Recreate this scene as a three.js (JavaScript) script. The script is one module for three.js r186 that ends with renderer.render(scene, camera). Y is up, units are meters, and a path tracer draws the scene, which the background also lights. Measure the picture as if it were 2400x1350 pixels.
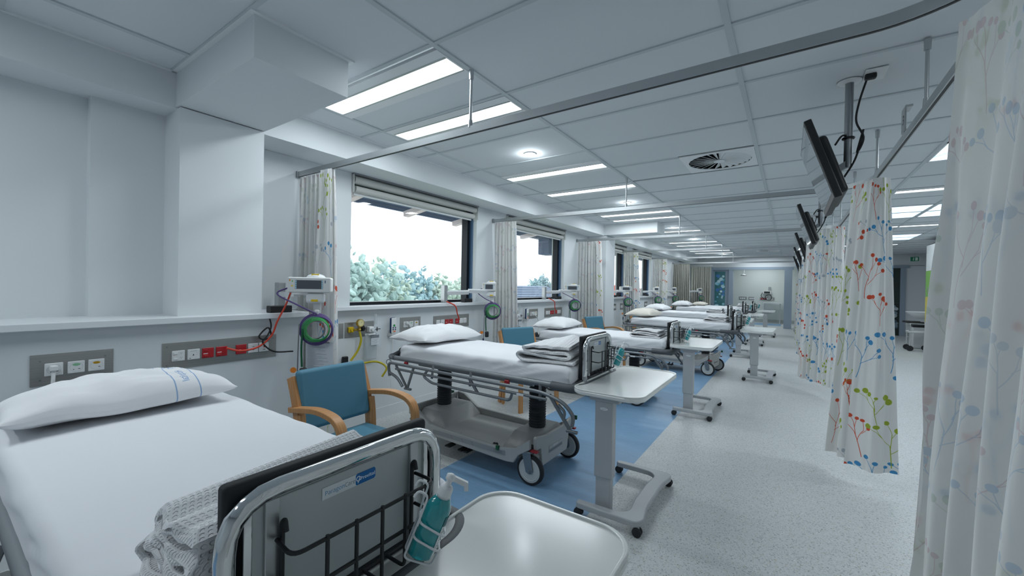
import * as THREE from 'three';
import { RoundedBoxGeometry } from 'three/addons/geometries/RoundedBoxGeometry.js';
import { mergeGeometries } from 'three/addons/utils/BufferGeometryUtils.js';
import { RectAreaLightUniformsLib } from 'three/addons/lights/RectAreaLightUniformsLib.js';
import { createNoise3D } from 'simplex-noise';

// ---------------------------------------------------------------- camera, sky, exposure
const scene = new THREE.Scene();
const camera = new THREE.PerspectiveCamera(2 * Math.atan(675 / 955.789) * 180 / Math.PI, 2400 / 1350, 0.02, 400);
camera.rotation.order = 'YXZ';
camera.position.set(0, 1.275, 0);
camera.rotation.set(-0.00549, 0.59813, 0.01892);
scene.background = new THREE.Color().setRGB(1.3, 1.42, 1.5);       // bright overcast sky
const renderer = new THREE.WebGLRenderer({ antialias: true });
renderer.toneMapping = THREE.LinearToneMapping;
renderer.toneMappingExposure = 1.58;
renderer.shadowMap.enabled = true;
RectAreaLightUniformsLib.init();
const TUBE_POWER = 10.5, TUBE_COLOR = new THREE.Color().setRGB(0.88, 0.955, 1.0);

// ---------------------------------------------------------------- dimensions (metres)
const CEIL = 2.43, WALLX = -3.18, BULKX = -2.86, BULKY = 2.235, SILL = 1.068, END = -16.6, ROOMEND = -19.3, RIGHTX = 3.25, BACK = 2.6;
const TRACKS = [-1.68, -4.2, -6.7, -9.13, -11.55, -13.95];
const TRACKY = 2.106;

// ---------------------------------------------------------------- random numbers and noise
function rng(seed) { let a = seed >>> 0; return () => { a = (a + 0x6d2b79f5) | 0; let t = Math.imul(a ^ (a >>> 15), 1 | a); t = (t + Math.imul(t ^ (t >>> 7), 61 | t)) ^ t; return ((t ^ (t >>> 14)) >>> 0) / 4294967296; }; }
const noise3 = createNoise3D(rng(11));
const PI = Math.PI, V = (x, y, z) => new THREE.Vector3(x, y, z), V2 = (x, y) => new THREE.Vector2(x, y);

// ---------------------------------------------------------------- geometry helpers
function plain(g) {
  g = g.index ? g.toNonIndexed() : g;
  for (const k of Object.keys(g.attributes)) if (!['position', 'normal', 'uv'].includes(k)) g.deleteAttribute(k);
  if (!g.attributes.normal) g.computeVertexNormals();
  if (!g.attributes.uv) g.setAttribute('uv', new THREE.BufferAttribute(new Float32Array(g.attributes.position.count * 2), 2));
  g.morphAttributes = {}; g.clearGroups();
  return g;
}
const merge = (list) => { const l = [list].flat(9); return l.length === 1 ? l[0] : mergeGeometries(l.map(plain)); };
function uvBox(g) {                                                  // uv in metres across the dominant axis
  g = plain(g); const p = g.attributes.position, n = g.attributes.normal, uv = g.attributes.uv;
  for (let i = 0; i < p.count; i++) {
    const ax = Math.abs(n.getX(i)), ay = Math.abs(n.getY(i)), az = Math.abs(n.getZ(i));
    if (ay >= ax && ay >= az) uv.setXY(i, p.getX(i), p.getZ(i)); else if (ax >= az) uv.setXY(i, p.getZ(i), p.getY(i)); else uv.setXY(i, p.getX(i), p.getY(i));
  }
  return g;
}
const box = (w, h, d, x = 0, y = 0, z = 0) => uvBox(new THREE.BoxGeometry(w, h, d).translate(x, y, z));
const span = (x0, x1, y0, y1, z0, z1) => box(Math.abs(x1 - x0), Math.abs(y1 - y0), Math.abs(z1 - z0), (x0 + x1) / 2, (y0 + y1) / 2, (z0 + z1) / 2);
const rbox = (w, h, d, r, x = 0, y = 0, z = 0, s = 2) => uvBox(new RoundedBoxGeometry(w, h, d, s, Math.min(r, w / 2.01, h / 2.01, d / 2.01)).translate(x, y, z));
const cyl = (r0, r1, h, x = 0, y = 0, z = 0, s = 20) => new THREE.CylinderGeometry(r0, r1, h, s).translate(x, y, z);
const ball = (r, x = 0, y = 0, z = 0, sx = 1, sy = 1, sz = 1) => new THREE.SphereGeometry(r, 18, 12).scale(sx, sy, sz).translate(x, y, z);
const disc = (r, t, axis, x, y, z, s = 24) => { const g = new THREE.CylinderGeometry(r, r, t, s); if (axis === 'x') g.rotateZ(PI / 2); if (axis === 'z') g.rotateX(PI / 2); return g.translate(x, y, z); };
function lathe(pts, x = 0, y = 0, z = 0, s = 24) { return new THREE.LatheGeometry(pts.map((p) => V2(...p)), s).translate(x, y, z); }
function tube(pts, r, { closed = false, seg = 0, rad = 8, tension = 0.5, straight = false } = {}) {
  const v = pts.map((p) => (p.isVector3 ? p : V(...p)));
  let c;
  if (straight || v.length === 2) { c = new THREE.CurvePath(); for (let i = 0; i + 1 < v.length; i++) c.add(new THREE.LineCurve3(v[i], v[i + 1])); seg = seg || (v.length - 1) * (v.length === 2 ? 1 : 4); }
  else c = new THREE.CatmullRomCurve3(v, closed, 'catmullrom', tension);
  return new THREE.TubeGeometry(c, seg || v.length * 6, r, rad, closed);
}
// polyline with rounded corners -> points
function rounded(pts, r, n = 5) {
  const v = pts.map((p) => (p.isVector3 ? p : V(...p))), out = [v[0].clone()];
  for (let i = 1; i + 1 < v.length; i++) {
    const a = v[i - 1].clone().sub(v[i]), b = v[i + 1].clone().sub(v[i]), k = Math.min(r, a.length() / 2.05, b.length() / 2.05);
    const p = v[i].clone().add(a.setLength(k)), q = v[i].clone().add(b.setLength(k));
    for (let j = 0; j <= n; j++) { const t = j / n; out.push(p.clone().multiplyScalar((1 - t) * (1 - t)).add(v[i].clone().multiplyScalar(2 * t * (1 - t))).add(q.clone().multiplyScalar(t * t))); }
  }
  out.push(v[v.length - 1].clone());
  return out;
}
function pipe(pts, r, bend = 0.04, rad = 8) {                         // straight runs with bends, ends capped
  const v = rounded(pts, bend), P = [], N = [], I = [];
  let up = Math.abs(v[1].clone().sub(v[0]).normalize().y) > 0.9 ? V(1, 0, 0) : V(0, 1, 0);
  const frames = v.map((p, i) => {
    const t = (i === 0 ? v[1].clone().sub(v[0]) : i === v.length - 1 ? v[i].clone().sub(v[i - 1]) : v[i + 1].clone().sub(v[i - 1])).normalize();
    const b = t.clone().cross(up).normalize(); up = b.clone().cross(t).normalize();
    return [p, b, up.clone(), t];
  });
  frames.forEach(([p, b, u]) => { for (let j = 0; j < rad; j++) { const a = j / rad * 2 * PI, d = b.clone().multiplyScalar(Math.cos(a)).add(u.clone().multiplyScalar(Math.sin(a))); P.push(p.x + d.x * r, p.y + d.y * r, p.z + d.z * r); N.push(d.x, d.y, d.z); } });
  for (let i = 0; i + 1 < frames.length; i++) for (let j = 0; j < rad; j++) { const a = i * rad + j, b = i * rad + (j + 1) % rad, c = a + rad, d = b + rad; I.push(a, c, b, b, c, d); }
  for (const [k, s] of [[0, -1], [frames.length - 1, 1]]) {
    const [p, b, u, t] = frames[k], o = P.length / 3; P.push(p.x, p.y, p.z); N.push(t.x * s, t.y * s, t.z * s);
    for (let j = 0; j < rad; j++) { P.push(P[(k * rad + j) * 3], P[(k * rad + j) * 3 + 1], P[(k * rad + j) * 3 + 2]); N.push(t.x * s, t.y * s, t.z * s); }
    for (let j = 0; j < rad; j++) s > 0 ? I.push(o, o + 1 + (j + 1) % rad, o + 1 + j) : I.push(o, o + 1 + j, o + 1 + (j + 1) % rad);
  }
  const g = new THREE.BufferGeometry(); g.setAttribute('position', new THREE.Float32BufferAttribute(P, 3)); g.setAttribute('normal', new THREE.Float32BufferAttribute(N, 3)); g.setIndex(I);
  return plain(g);
}
function sweepRect(pts, w, h) {                                       // horizontal path (y fixed), rectangular section w x h
  const v = pts.map((p) => (p.isVector3 ? p : V(...p))), rows = v.map((p, i) => {
    const t = (i === 0 ? v[1].clone().sub(v[0]) : i === v.length - 1 ? v[i].clone().sub(v[i - 1]) : v[i + 1].clone().sub(v[i - 1])).normalize(), s = V(-t.z, 0, t.x).multiplyScalar(w / 2);
    return [p.clone().add(s).add(V(0, h / 2, 0)), p.clone().sub(s).add(V(0, h / 2, 0)), p.clone().sub(s).sub(V(0, h / 2, 0)), p.clone().add(s).sub(V(0, h / 2, 0))];
  }), P = [];
  const quad = (a, b, c, d) => { for (const q of [a, b, c, a, c, d]) P.push(q.x, q.y, q.z); };
  for (let i = 0; i + 1 < rows.length; i++) for (let j = 0; j < 4; j++) quad(rows[i][j], rows[i][(j + 1) % 4], rows[i + 1][(j + 1) % 4], rows[i + 1][j]);
  const a = rows[0], b = rows[rows.length - 1]; quad(a[3], a[2], a[1], a[0]); quad(b[0], b[1], b[2], b[3]);
  const g = new THREE.BufferGeometry(); g.setAttribute('position', new THREE.Float32BufferAttribute(P, 3)); g.computeVertexNormals();
  return uvBox(g);
}
// a band of thickness t along a line in the xy plane, w wide in z (bent wood, folded cloth, straps)
function band(pts, t, w, { n = 0, bevel = 0.003, closed = false, z = 0 } = {}) {
  let v = pts.map((p) => V(p[0], p[1], 0));
  if (n) v = new THREE.CatmullRomCurve3(v, closed, 'centripetal').getPoints(n);
  const L = [], Rr = [];
  v.forEach((p, i) => { const d = (i === 0 ? v[1].clone().sub(v[0]) : i === v.length - 1 ? v[i].clone().sub(v[i - 1]) : v[i + 1].clone().sub(v[i - 1])).normalize(); L.push(V2(p.x - d.y * t / 2, p.y + d.x * t / 2)); Rr.push(V2(p.x + d.y * t / 2, p.y - d.x * t / 2)); });
  return plate(L.concat(Rr.reverse()), w, bevel).translate(0, 0, z);
}
function plate(outline, depth, bevel = 0.002, holes = []) {           // extruded outline, centred in z
  const s = new THREE.Shape(outline.map((p) => (p.isVector2 ? p : V2(...p))));
  for (const h of holes) s.holes.push(new THREE.Path(h.map((p) => V2(...p))));
  const g = new THREE.ExtrudeGeometry(s, { depth: Math.max(depth - 2 * bevel, 1e-4), bevelEnabled: bevel > 0, bevelThickness: bevel, bevelSize: bevel, bevelOffset: -bevel, bevelSegments: 2, curveSegments: 10 });
  return uvBox(g.translate(0, 0, -depth / 2 + bevel));
}
function roundRect(w, h, r, n = 6, cx = 0, cy = 0) {
  const o = [];
  for (const [sx, sy, a0] of [[1, 1, 0], [-1, 1, PI / 2], [-1, -1, PI], [1, -1, 1.5 * PI]]) for (let i = 0; i <= n; i++) { const a = a0 + i / n * PI / 2; o.push([cx + sx * (w / 2 - r) + r * Math.cos(a), cy + sy * (h / 2 - r) + r * Math.sin(a)]); }
  return o;
}
const rotated = (g, rx, ry, rz) => g.applyMatrix4(new THREE.Matrix4().makeRotationFromEuler(new THREE.Euler(rx, ry, rz)));
const moved = (g, x, y, z) => g.translate(x, y, z);
function bar(a, b, w, t) {                                            // flat bar from a to b
  const d = V(...b).sub(V(...a)), g = new THREE.BoxGeometry(w, d.length(), t), q = new THREE.Quaternion().setFromUnitVectors(V(0, 1, 0), d.clone().normalize());
  return plain(g.applyQuaternion(q).translate((a[0] + b[0]) / 2, (a[1] + b[1]) / 2, (a[2] + b[2]) / 2));
}

// ---------------------------------------------------------------- naming
const used = new Map();
function numbered(n) { const k = used.get(n) ?? 0; used.set(n, k + 1); return k ? `${n}_${String(k).padStart(3, '0')}` : n; }
function shadows(m) { m.castShadow = m.receiveShadow = true; return m; }
function part(parent, name, geo, mat, label) { const m = shadows(new THREE.Mesh(merge(geo), mat)); m.name = name; if (label) m.userData.label = label; parent.add(m); return m; }
function thing(name, label, category, [x, y, z] = [0, 0, 0], turn = 0, group) {
  const o = new THREE.Group(); o.name = numbered(name); o.position.set(x, y, z); o.rotation.y = turn; o.userData = { label, category }; if (group) o.userData.group = group; scene.add(o); return o;
}
function solo(name, label, category, geo, mat, group) {
  const m = shadows(new THREE.Mesh(merge(geo), mat)); m.name = numbered(name); m.userData = { label, category }; if (group) m.userData.group = group; scene.add(m); return m;
}
function copy(src, [x, y, z], turn, label) { const o = src.clone(); o.name = numbered(src.name.replace(/_\d{3}$/, '')); o.userData = { ...src.userData, label }; o.position.set(x, y, z); o.rotation.y = turn; scene.add(o); return o; }
function struct(name, geo, mat) { const m = shadows(new THREE.Mesh(merge(geo), mat)); m.name = name; m.userData.kind = 'structure'; scene.add(m); return m; }
function structGroup(name) { const g = new THREE.Group(); g.name = name; g.userData.kind = 'structure'; scene.add(g); return g; }
const ORD = ['nearest', 'second', 'third', 'fourth', 'fifth', 'sixth', 'seventh'];

// ---------------------------------------------------------------- textures
function canvasTex(w, h, draw, { srgb = true, wrap = true } = {}) {
  const c = document.createElement('canvas'); c.width = w; c.height = h; const x = c.getContext('2d'); draw(x, w, h);
  const t = new THREE.CanvasTexture(c); if (srgb) t.colorSpace = THREE.SRGBColorSpace; if (wrap) t.wrapS = t.wrapT = THREE.RepeatWrapping; t.magFilter = THREE.LinearFilter; return t;
}
const rep = (t, u, v = u) => { t.repeat.set(u, v); return t; };
const floorTex = rep(canvasTex(1024, 1024, (x, w, h) => {
  x.fillStyle = '#ccd0d1'; x.fillRect(0, 0, w, h); const r = rng(5), cols = ['#b4b8ba', '#9ea2a2', '#d9dcdc', '#8b8e8c', '#c3bda6', '#e4e6e6', '#a9adb0', '#777a78'];
  for (let i = 0; i < 17000; i++) { x.fillStyle = cols[Math.floor(r() * cols.length)]; x.globalAlpha = 0.35 + r() * 0.5; const s = 1.2 + r() * 3.4; x.beginPath(); x.ellipse(r() * w, r() * h, s, s * (0.4 + r() * 0.6), r() * PI, 0, 2 * PI); x.fill(); }
}), 1.15);
const blueTex = rep(canvasTex(512, 512, (x, w, h) => {
  x.fillStyle = '#7fa6c9'; x.fillRect(0, 0, w, h); const r = rng(6);
  for (let i = 0; i < 2600; i++) { x.fillStyle = r() > 0.5 ? '#88aed0' : '#769dc0'; x.globalAlpha = 0.25; x.beginPath(); x.ellipse(r() * w, r() * h, 6 + r() * 22, 1 + r() * 3, 0.1 * (r() - 0.5), 0, 2 * PI); x.fill(); }
}), 1);
const woodTex = rep(canvasTex(256, 512, (x, w, h) => {
  x.fillStyle = '#c08a56'; x.fillRect(0, 0, w, h); const r = rng(7);
  for (let i = 0; i < 420; i++) { x.strokeStyle = ['#b27c49', '#cc9964', '#a87243', '#d0a06e'][Math.floor(r() * 4)]; x.globalAlpha = 0.28; x.lineWidth = 0.6 + r() * 2; const y = r() * w; x.beginPath(); x.moveTo(y, 0); x.bezierCurveTo(y + r() * 14 - 7, h / 3, y + r() * 14 - 7, h * 0.66, y, h); x.stroke(); }
}), 4, 2);
const steelTex = rep(canvasTex(256, 256, (x, w, h) => {
  x.fillStyle = '#a9a9a6'; x.fillRect(0, 0, w, h); const r = rng(8);
  for (let i = 0; i < 500; i++) { x.fillStyle = r() > 0.5 ? '#b4b4b1' : '#9d9d9a'; x.globalAlpha = 0.3; x.fillRect(0, r() * h, w, 0.5 + r() * 1.5); }
}), 6);
const weaveTex = rep(canvasTex(128, 128, (x, w, h) => {
  x.fillStyle = '#808080'; x.fillRect(0, 0, w, h);
  for (let i = 0; i < 16; i++) for (let j = 0; j < 16; j++) { x.fillStyle = (i + j) % 2 ? '#b8b8b8' : '#505050'; x.fillRect(i * 8 + 1, j * 8 + 1, 6, 6); }
}, { srgb: false }), 24);
const waffleTex = rep(canvasTex(128, 128, (x, w, h) => {
  x.fillStyle = '#d0d0d0'; x.fillRect(0, 0, w, h); x.fillStyle = '#303030';
  for (let i = 0; i < 8; i++) for (let j = 0; j < 8; j++) { x.beginPath(); x.ellipse(i * 16 + 8, j * 16 + 8, 5.5, 4.5, 0, 0, 2 * PI); x.fill(); }
}, { srgb: false }), 11);
const PRINT = { green: '#a7b93c', blue: '#4a9bd0', red: '#dc5a3c', grey: '#bcc4cc' };
const printTex = (fade) => canvasTex(2048, 2048, (x, w, h) => {
  x.fillStyle = '#f1f2f1'; x.fillRect(0, 0, w, h); const r = rng(21), S = w / 1.6;   // 1.6 m of cloth
  const mix = (c) => { const k = new THREE.Color(c), b = new THREE.Color('#e6ebef'); k.lerp(b, fade); return '#' + k.getHexString(); };
  const wrapDraw = (f) => { for (const dx of [-w, 0, w]) for (const dy of [-h, 0, h]) { x.save(); x.translate(dx, dy); f(); x.restore(); } };
  for (let row = 0; row < 6; row++) for (let col = 0; col < 8; col++) {
    const kind = ['green', 'grey', 'blue', 'red', 'green', 'blue'][(col * 2 + row * 5 + Math.floor(r() * 3)) % 6], c = mix(PRINT[kind]);
    const bx = (col + 0.5 * (row % 2) + r() * 0.4) * w / 8, by = (row + r() * 0.5) * h / 6, strokes = [], dots = [];
    const grow = (px, py, a, len, n, wd) => {
      const ex = px + Math.cos(a) * len, ey = py - Math.sin(a) * len, cx = (px + ex) / 2 + (r() - 0.5) * len * 0.25, cy = (py + ey) / 2;
      strokes.push([px, py, cx, cy, ex, ey, wd]);
      if (n === 0) { const d = S * (0.0095 + r() * 0.0085); dots.push([ex, ey, d, d * (0.8 + r() * 0.4), r() * PI]); return; }
      const k = n > 1 ? 3 : 2;
      for (let i = 0; i < k; i++) grow(px + (ex - px) * (0.45 + 0.55 * (i + 1) / k), py + (ey - py) * (0.45 + 0.55 * (i + 1) / k), a + (i - (k - 1) / 2) * (0.5 + r() * 0.28) + (r() - 0.5) * 0.25, len * (0.55 + r() * 0.25), n - 1, wd * 0.8);
    };
    grow(bx, by, PI / 2 + (r() - 0.5) * 0.5, S * (0.10 + r() * 0.05), 2, S * 0.0034);
    wrapDraw(() => {
      x.strokeStyle = x.fillStyle = c; x.lineCap = 'round';
      for (const [a, b, cx, cy, d, e, wd] of strokes) { x.lineWidth = wd; x.beginPath(); x.moveTo(a, b); x.quadraticCurveTo(cx, cy, d, e); x.stroke(); }
      for (const [a, b, d, e, t] of dots) { x.beginPath(); x.ellipse(a, b, d, e, t, 0, 2 * PI); x.fill(); }
    });
  }
});
const faceTex = rep(printTex(0), 1 / 1.6), backTex = rep(printTex(0.8), 1 / 1.6);

// ---------------------------------------------------------------- materials
const std = (color, roughness = 0.6, metalness = 0, more = {}) => new THREE.MeshStandardMaterial({ color, roughness, metalness, ...more });
const phys = (color, roughness, more) => new THREE.MeshPhysicalMaterial({ color, roughness, ...more });
const M = {
  wall: std('#dfe4e7', 0.75), wallRoom: std('#dfe5e2', 0.75), ceiling: std('#dde2e6', 0.9), bar: std('#c9d0d4', 0.6), plenum: std('#8c9296', 0.9), sill: std('#e6eaed', 0.35),
  floor: std('#ffffff', 0.42, 0, { map: floorTex }), blue: std('#ffffff', 0.38, 0, { map: blueTex }), skirting: std('#b9bfbf', 0.5),
  frame: std('#1c2228', 0.35, 0.5), frameBlue: std('#4f6e8e', 0.4, 0.3), glass: phys('#ffffff', 0.02, { transmission: 1, thickness: 0, ior: 1.5 }),
  alu: std('#b8bcbe', 0.38, 0.85), aluDark: std('#8f9497', 0.4, 0.8), chrome: std('#d8dadb', 0.09, 1), white: std('#e9ecee', 0.35), offwhite: std('#dfe1df', 0.4), lightgrey: std('#c6c9ca', 0.45), tableGrey: std('#b4b8bb', 0.42, 0.1),
  tabletop: phys('#e3e6e4', 0.22, { clearcoat: 0.4, clearcoatRoughness: 0.15 }), black: std('#17191b', 0.45), blackGloss: phys('#0c0d0f', 0.12, { clearcoat: 1, clearcoatRoughness: 0.05 }), screen: phys('#5a6066', 0.08, { metalness: 0.0, clearcoat: 1, clearcoatRoughness: 0.03 }), rubber: std('#24272a', 0.7),
  linen: std('#eceef2', 0.85, 0, { bumpMap: weaveTex, bumpScale: 0.0002 }), pillow: std('#edeef0', 0.85, 0, { bumpMap: weaveTex, bumpScale: 0.0002 }), cream: std('#e2ddd2', 0.85, 0, { bumpMap: weaveTex, bumpScale: 0.0002 }), blanket: std('#eeeff1', 0.95, 0, { bumpMap: waffleTex, bumpScale: 0.003 }),
  railGrey: std('#7f8488', 0.4, 0.5), frameGrey: std('#8b9094', 0.45, 0.4), bumper: std('#5a5f63', 0.6), abs: std('#b3b4b2', 0.42), bellows: std('#25292e', 0.65), red: std('#a8262c', 0.4), greenDark: std('#0f5a3a', 0.5),
  wheelDisc: std('#c9ccca', 0.4), wood: std('#ffffff', 0.42, 0, { map: woodTex }), upholstery: std('#4c8299', 0.6, 0, { bumpMap: weaveTex, bumpScale: 0.0003 }),
  steel: std('#ffffff', 0.36, 0.75, { map: steelTex }), redSocket: std('#b3242a', 0.35), dark: std('#2c2f31', 0.5), panelGrey: std('#b9c0c1', 0.4),
  curtainFace: phys('#ffffff', 1, { map: faceTex, transmission: 0.3, thickness: 0, side: THREE.DoubleSide }), curtainBack: phys('#ffffff', 1, { map: backTex, transmission: 0.3, thickness: 0, side: THREE.DoubleSide }), curtainBeige: phys('#c9c9c0', 1, { transmission: 0.25, thickness: 0, side: THREE.DoubleSide }),
  blind: std('#cfd0cd', 0.7), blindDark: std('#8b8f93', 0.6), teal: phys('#10b5bd', 0.12, { clearcoat: 1, clearcoatRoughness: 0.05, transmission: 0.35, thickness: 0.03, attenuationColor: new THREE.Color('#14c3c9'), attenuationDistance: 0.08 }),
  clearPlastic: phys('#f2f6f7', 0.15, { transmission: 0.7, thickness: 0 }), cableRed: std('#d8452f', 0.45), cablePurple: std('#55427c', 0.5), cableGreen: std('#3fa45a', 0.5), cableGrey: std('#7f8286', 0.5), cableBlack: std('#141517', 0.5), cableWhite: std('#e8eaea', 0.45), hoseYellow: std('#c9b91f', 0.4), orange: std('#f08a2c', 0.5), yellow: std('#e2c21f', 0.5), brass: std('#c0a24c', 0.3, 0.8),
  navy: std('#1f3560', 0.4), cyanKey: std('#9cc9dd', 0.4), doorGreen: std('#7cb64a', 0.35), doorYellow: std('#e3cf3a', 0.35), cabinet: std('#e2e6e6', 0.35), jamb: std('#98a7b6', 0.45), eave: std('#4a5a78', 0.8), rafter: std('#d9c8cc', 0.7), maroon: std('#8a4a50', 0.5),
  tube: std('#ffffff', 0.6, 0, { emissive: new THREE.Color().setRGB(0.9, 0.98, 1.0), emissiveIntensity: 1.9 }), green: std('#2f9a52', 0.4),
};
function decal(w, h, px, draw, rough = 0.5, bg) { return std('#ffffff', rough, 0, { map: canvasTex(px, Math.round(px * h / w), (x, W, H) => { if (bg) { x.fillStyle = bg; x.fillRect(0, 0, W, H); } draw(x, W, H); }, { wrap: false }) }); }
const uvFit = (g) => { g.computeBoundingBox(); const b = g.boundingBox, p = g.attributes.position, uv = g.attributes.uv; for (let i = 0; i < p.count; i++) uv.setXY(i, (p.getX(i) - b.min.x) / (b.max.x - b.min.x), (p.getY(i) - b.min.y) / (b.max.y - b.min.y)); return g; };
// thin printed panel, facing +z before turning
const panel = (w, h, t = 0.002) => uvFit(plain(new THREE.BoxGeometry(w, h, t)));

// ================================================================ THE SETTING
{ // floor: sheets of welded vinyl
  const f = structGroup('floor');
  part(f, 'vinyl_sheet', span(-3.3, -1.965, -0.05, 0, BACK, ROOMEND - 0.1), M.floor, 'speckled pale grey vinyl along the window wall');
  part(f, 'vinyl_sheet', span(-1.965, -0.912, -0.05, 0, BACK, -15.6), M.blue, 'mottled blue vinyl strip under the bed ends');
  part(f, 'vinyl_sheet', span(-0.912, RIGHTX + 1, -0.05, 0, BACK, ROOMEND - 0.1), M.floor, 'speckled pale grey vinyl of the aisle');
  part(f, 'vinyl_sheet', span(-1.965, -0.912, -0.05, 0, -15.6, -17.6), M.floor); part(f, 'vinyl_sheet', span(-1.965, -0.912, -0.05, 0, -18.7, ROOMEND - 0.1), M.floor);
  part(f, 'vinyl_sheet', [span(-1.965, -0.912, -0.05, 0, -17.6, -18.7), span(-0.912, -0.25, -0.049, 0.001, -17.6, -18.7)], M.blue, 'blue vinyl patch of the end room');
}
// window wall: openings as [near z, far z]
const WINDOWS = [[-2.15, -3.875], [-4.5, -6.22], [-7.74, -9.36], [-9.82, -11.43], [-14.75, -16.0]];
const WALLBACK = -3.42;
{
  const g = [span(WALLBACK, WALLX, 0, 1.035, BACK, END), span(WALLBACK, WALLX, BULKY - 0.001, 2.6, BACK, END)];
  let z = BACK;
  for (const [a, b] of WINDOWS) { g.push(span(WALLBACK, WALLX, 1.03, BULKY + 0.01, z, a)); z = b; }
  g.push(span(WALLBACK, WALLX, 1.03, BULKY + 0.01, z, END));
  g.push(span(WALLX - 0.01, -3.127, SILL, BULKY, BACK, -0.52), span(WALLX - 0.01, -3.06, SILL, BULKY, -0.52, -0.83));   // stepped recess above the shelf
  g.push(span(WALLX - 0.01, -2.79, 0, 1.036, BACK, -1.53));                                                          // boxed-out services wall
  struct('wall_left', g, M.wall);
  struct('column', [span(WALLX, -2.82, SILL, BULKY, -0.83, -1.268)], M.wall);
  struct('column_001', [span(WALLX, -2.82, 0, BULKY, -7.2, -7.66)], M.wall);
  struct('window_sill', [rbox(0.46, 0.034, 4.14, 0.004, -2.97, 1.052, BACK - 2.07)], M.sill);
  struct('window_sill_001', [rbox(0.3, 0.034, 5.7, 0.004, -3.265, 1.052, -4.37), rbox(0.3, 0.034, 8.98, 0.004, -3.265, 1.052, -12.14)], M.sill);
  struct('ceiling_bulkhead', [span(-3.4, BULKX, BULKY, 2.6, BACK, END)], M.wall);
  struct('ceiling_bulkhead_001', [span(BULKX - 0.02, -1.928, BULKY + 0.006, 2.6, -0.82, -1.272)], M.wall);
  struct('ceiling_bulkhead_002', [span(BULKX - 0.02, -1.9, BULKY + 0.006, 2.6, -7.18, -7.67)], M.wall);
  struct('baseboard_left', [span(WALLX, WALLX + 0.006, 0, 0.1, -1.53, -7.2), span(WALLX, WALLX + 0.006, 0, 0.1, -7.66, END), span(-2.79, -2.784, 0, 0.1, BACK, -1.53)], M.wall);
}
// windows: dark aluminium frames and glass
WINDOWS.forEach(([a, b], i) => {
  const w = structGroup(`window_${i + 1}`), x0 = -3.37, x1 = -3.28, t = 0.055, y0 = SILL, y1 = BULKY;
  part(w, 'window_frame', [span(x0, x1, y0, y1, a, a - t), span(x0, x1, y0, y1, b + t, b), span(x0, x1, y0 - 0.004, y0 + 0.03, a, b), span(x0, x1, y1 - t, y1, a, b)], M.frame);
  part(w, 'reveal_lining', [span(x1, -3.235, y0, y1, b, b + 0.012), span(x1, -3.235, y0, y1, a, a - 0.012)], M.frameBlue, 'blue grey lining of the window reveal');
  part(w, 'window_pane', [span(-3.33, -3.325, y0 + 0.02, y1 - 0.03, a - 0.02, b + 0.02)], M.glass);
});
// ceiling: tiles in a grid of bars
const FIX = [[-1.583], [-2.16], [-3.66], [-4.545], [-6.3], [-6.83], [-8.62], [-9.42], [-10.8], [-11.62], [-13.33], [-14.22], [0.45], [1.1]].map(([z]) => [0, z]);
FIX.push([3, -6.34], [3, -1.7], [3, 0.4]); FIX.push([4, -9.61], [4, -13.15], [4, -4.2]); FIX.push([2, -16.1]);
const BARX = [BULKX, -2.58, -1.44, -0.245, 0.955, 1.54, 2.12, RIGHTX];
const FIXCOL = { 0: [-2.58, -1.44], 2: [-1.44, -0.245], 3: [0.955, 1.54], 4: [1.54, 2.12] };
const SKYPANELS = [[0.955, 1.54, -3.82, -4.42], [0.955, 1.54, -4.42, -5.02], [0.955, 1.54, -7.4, -7.98], [0.955, 1.54, -7.98, -8.55], [1.54, 2.12, -7.4, -7.98], [1.54, 2.12, -7.98, -8.55], [1.54, 2.12, -10.93, -11.5], [1.54, 2.12, -11.5, -12.08]];
const ceilingGroup = structGroup('ceiling');
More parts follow.
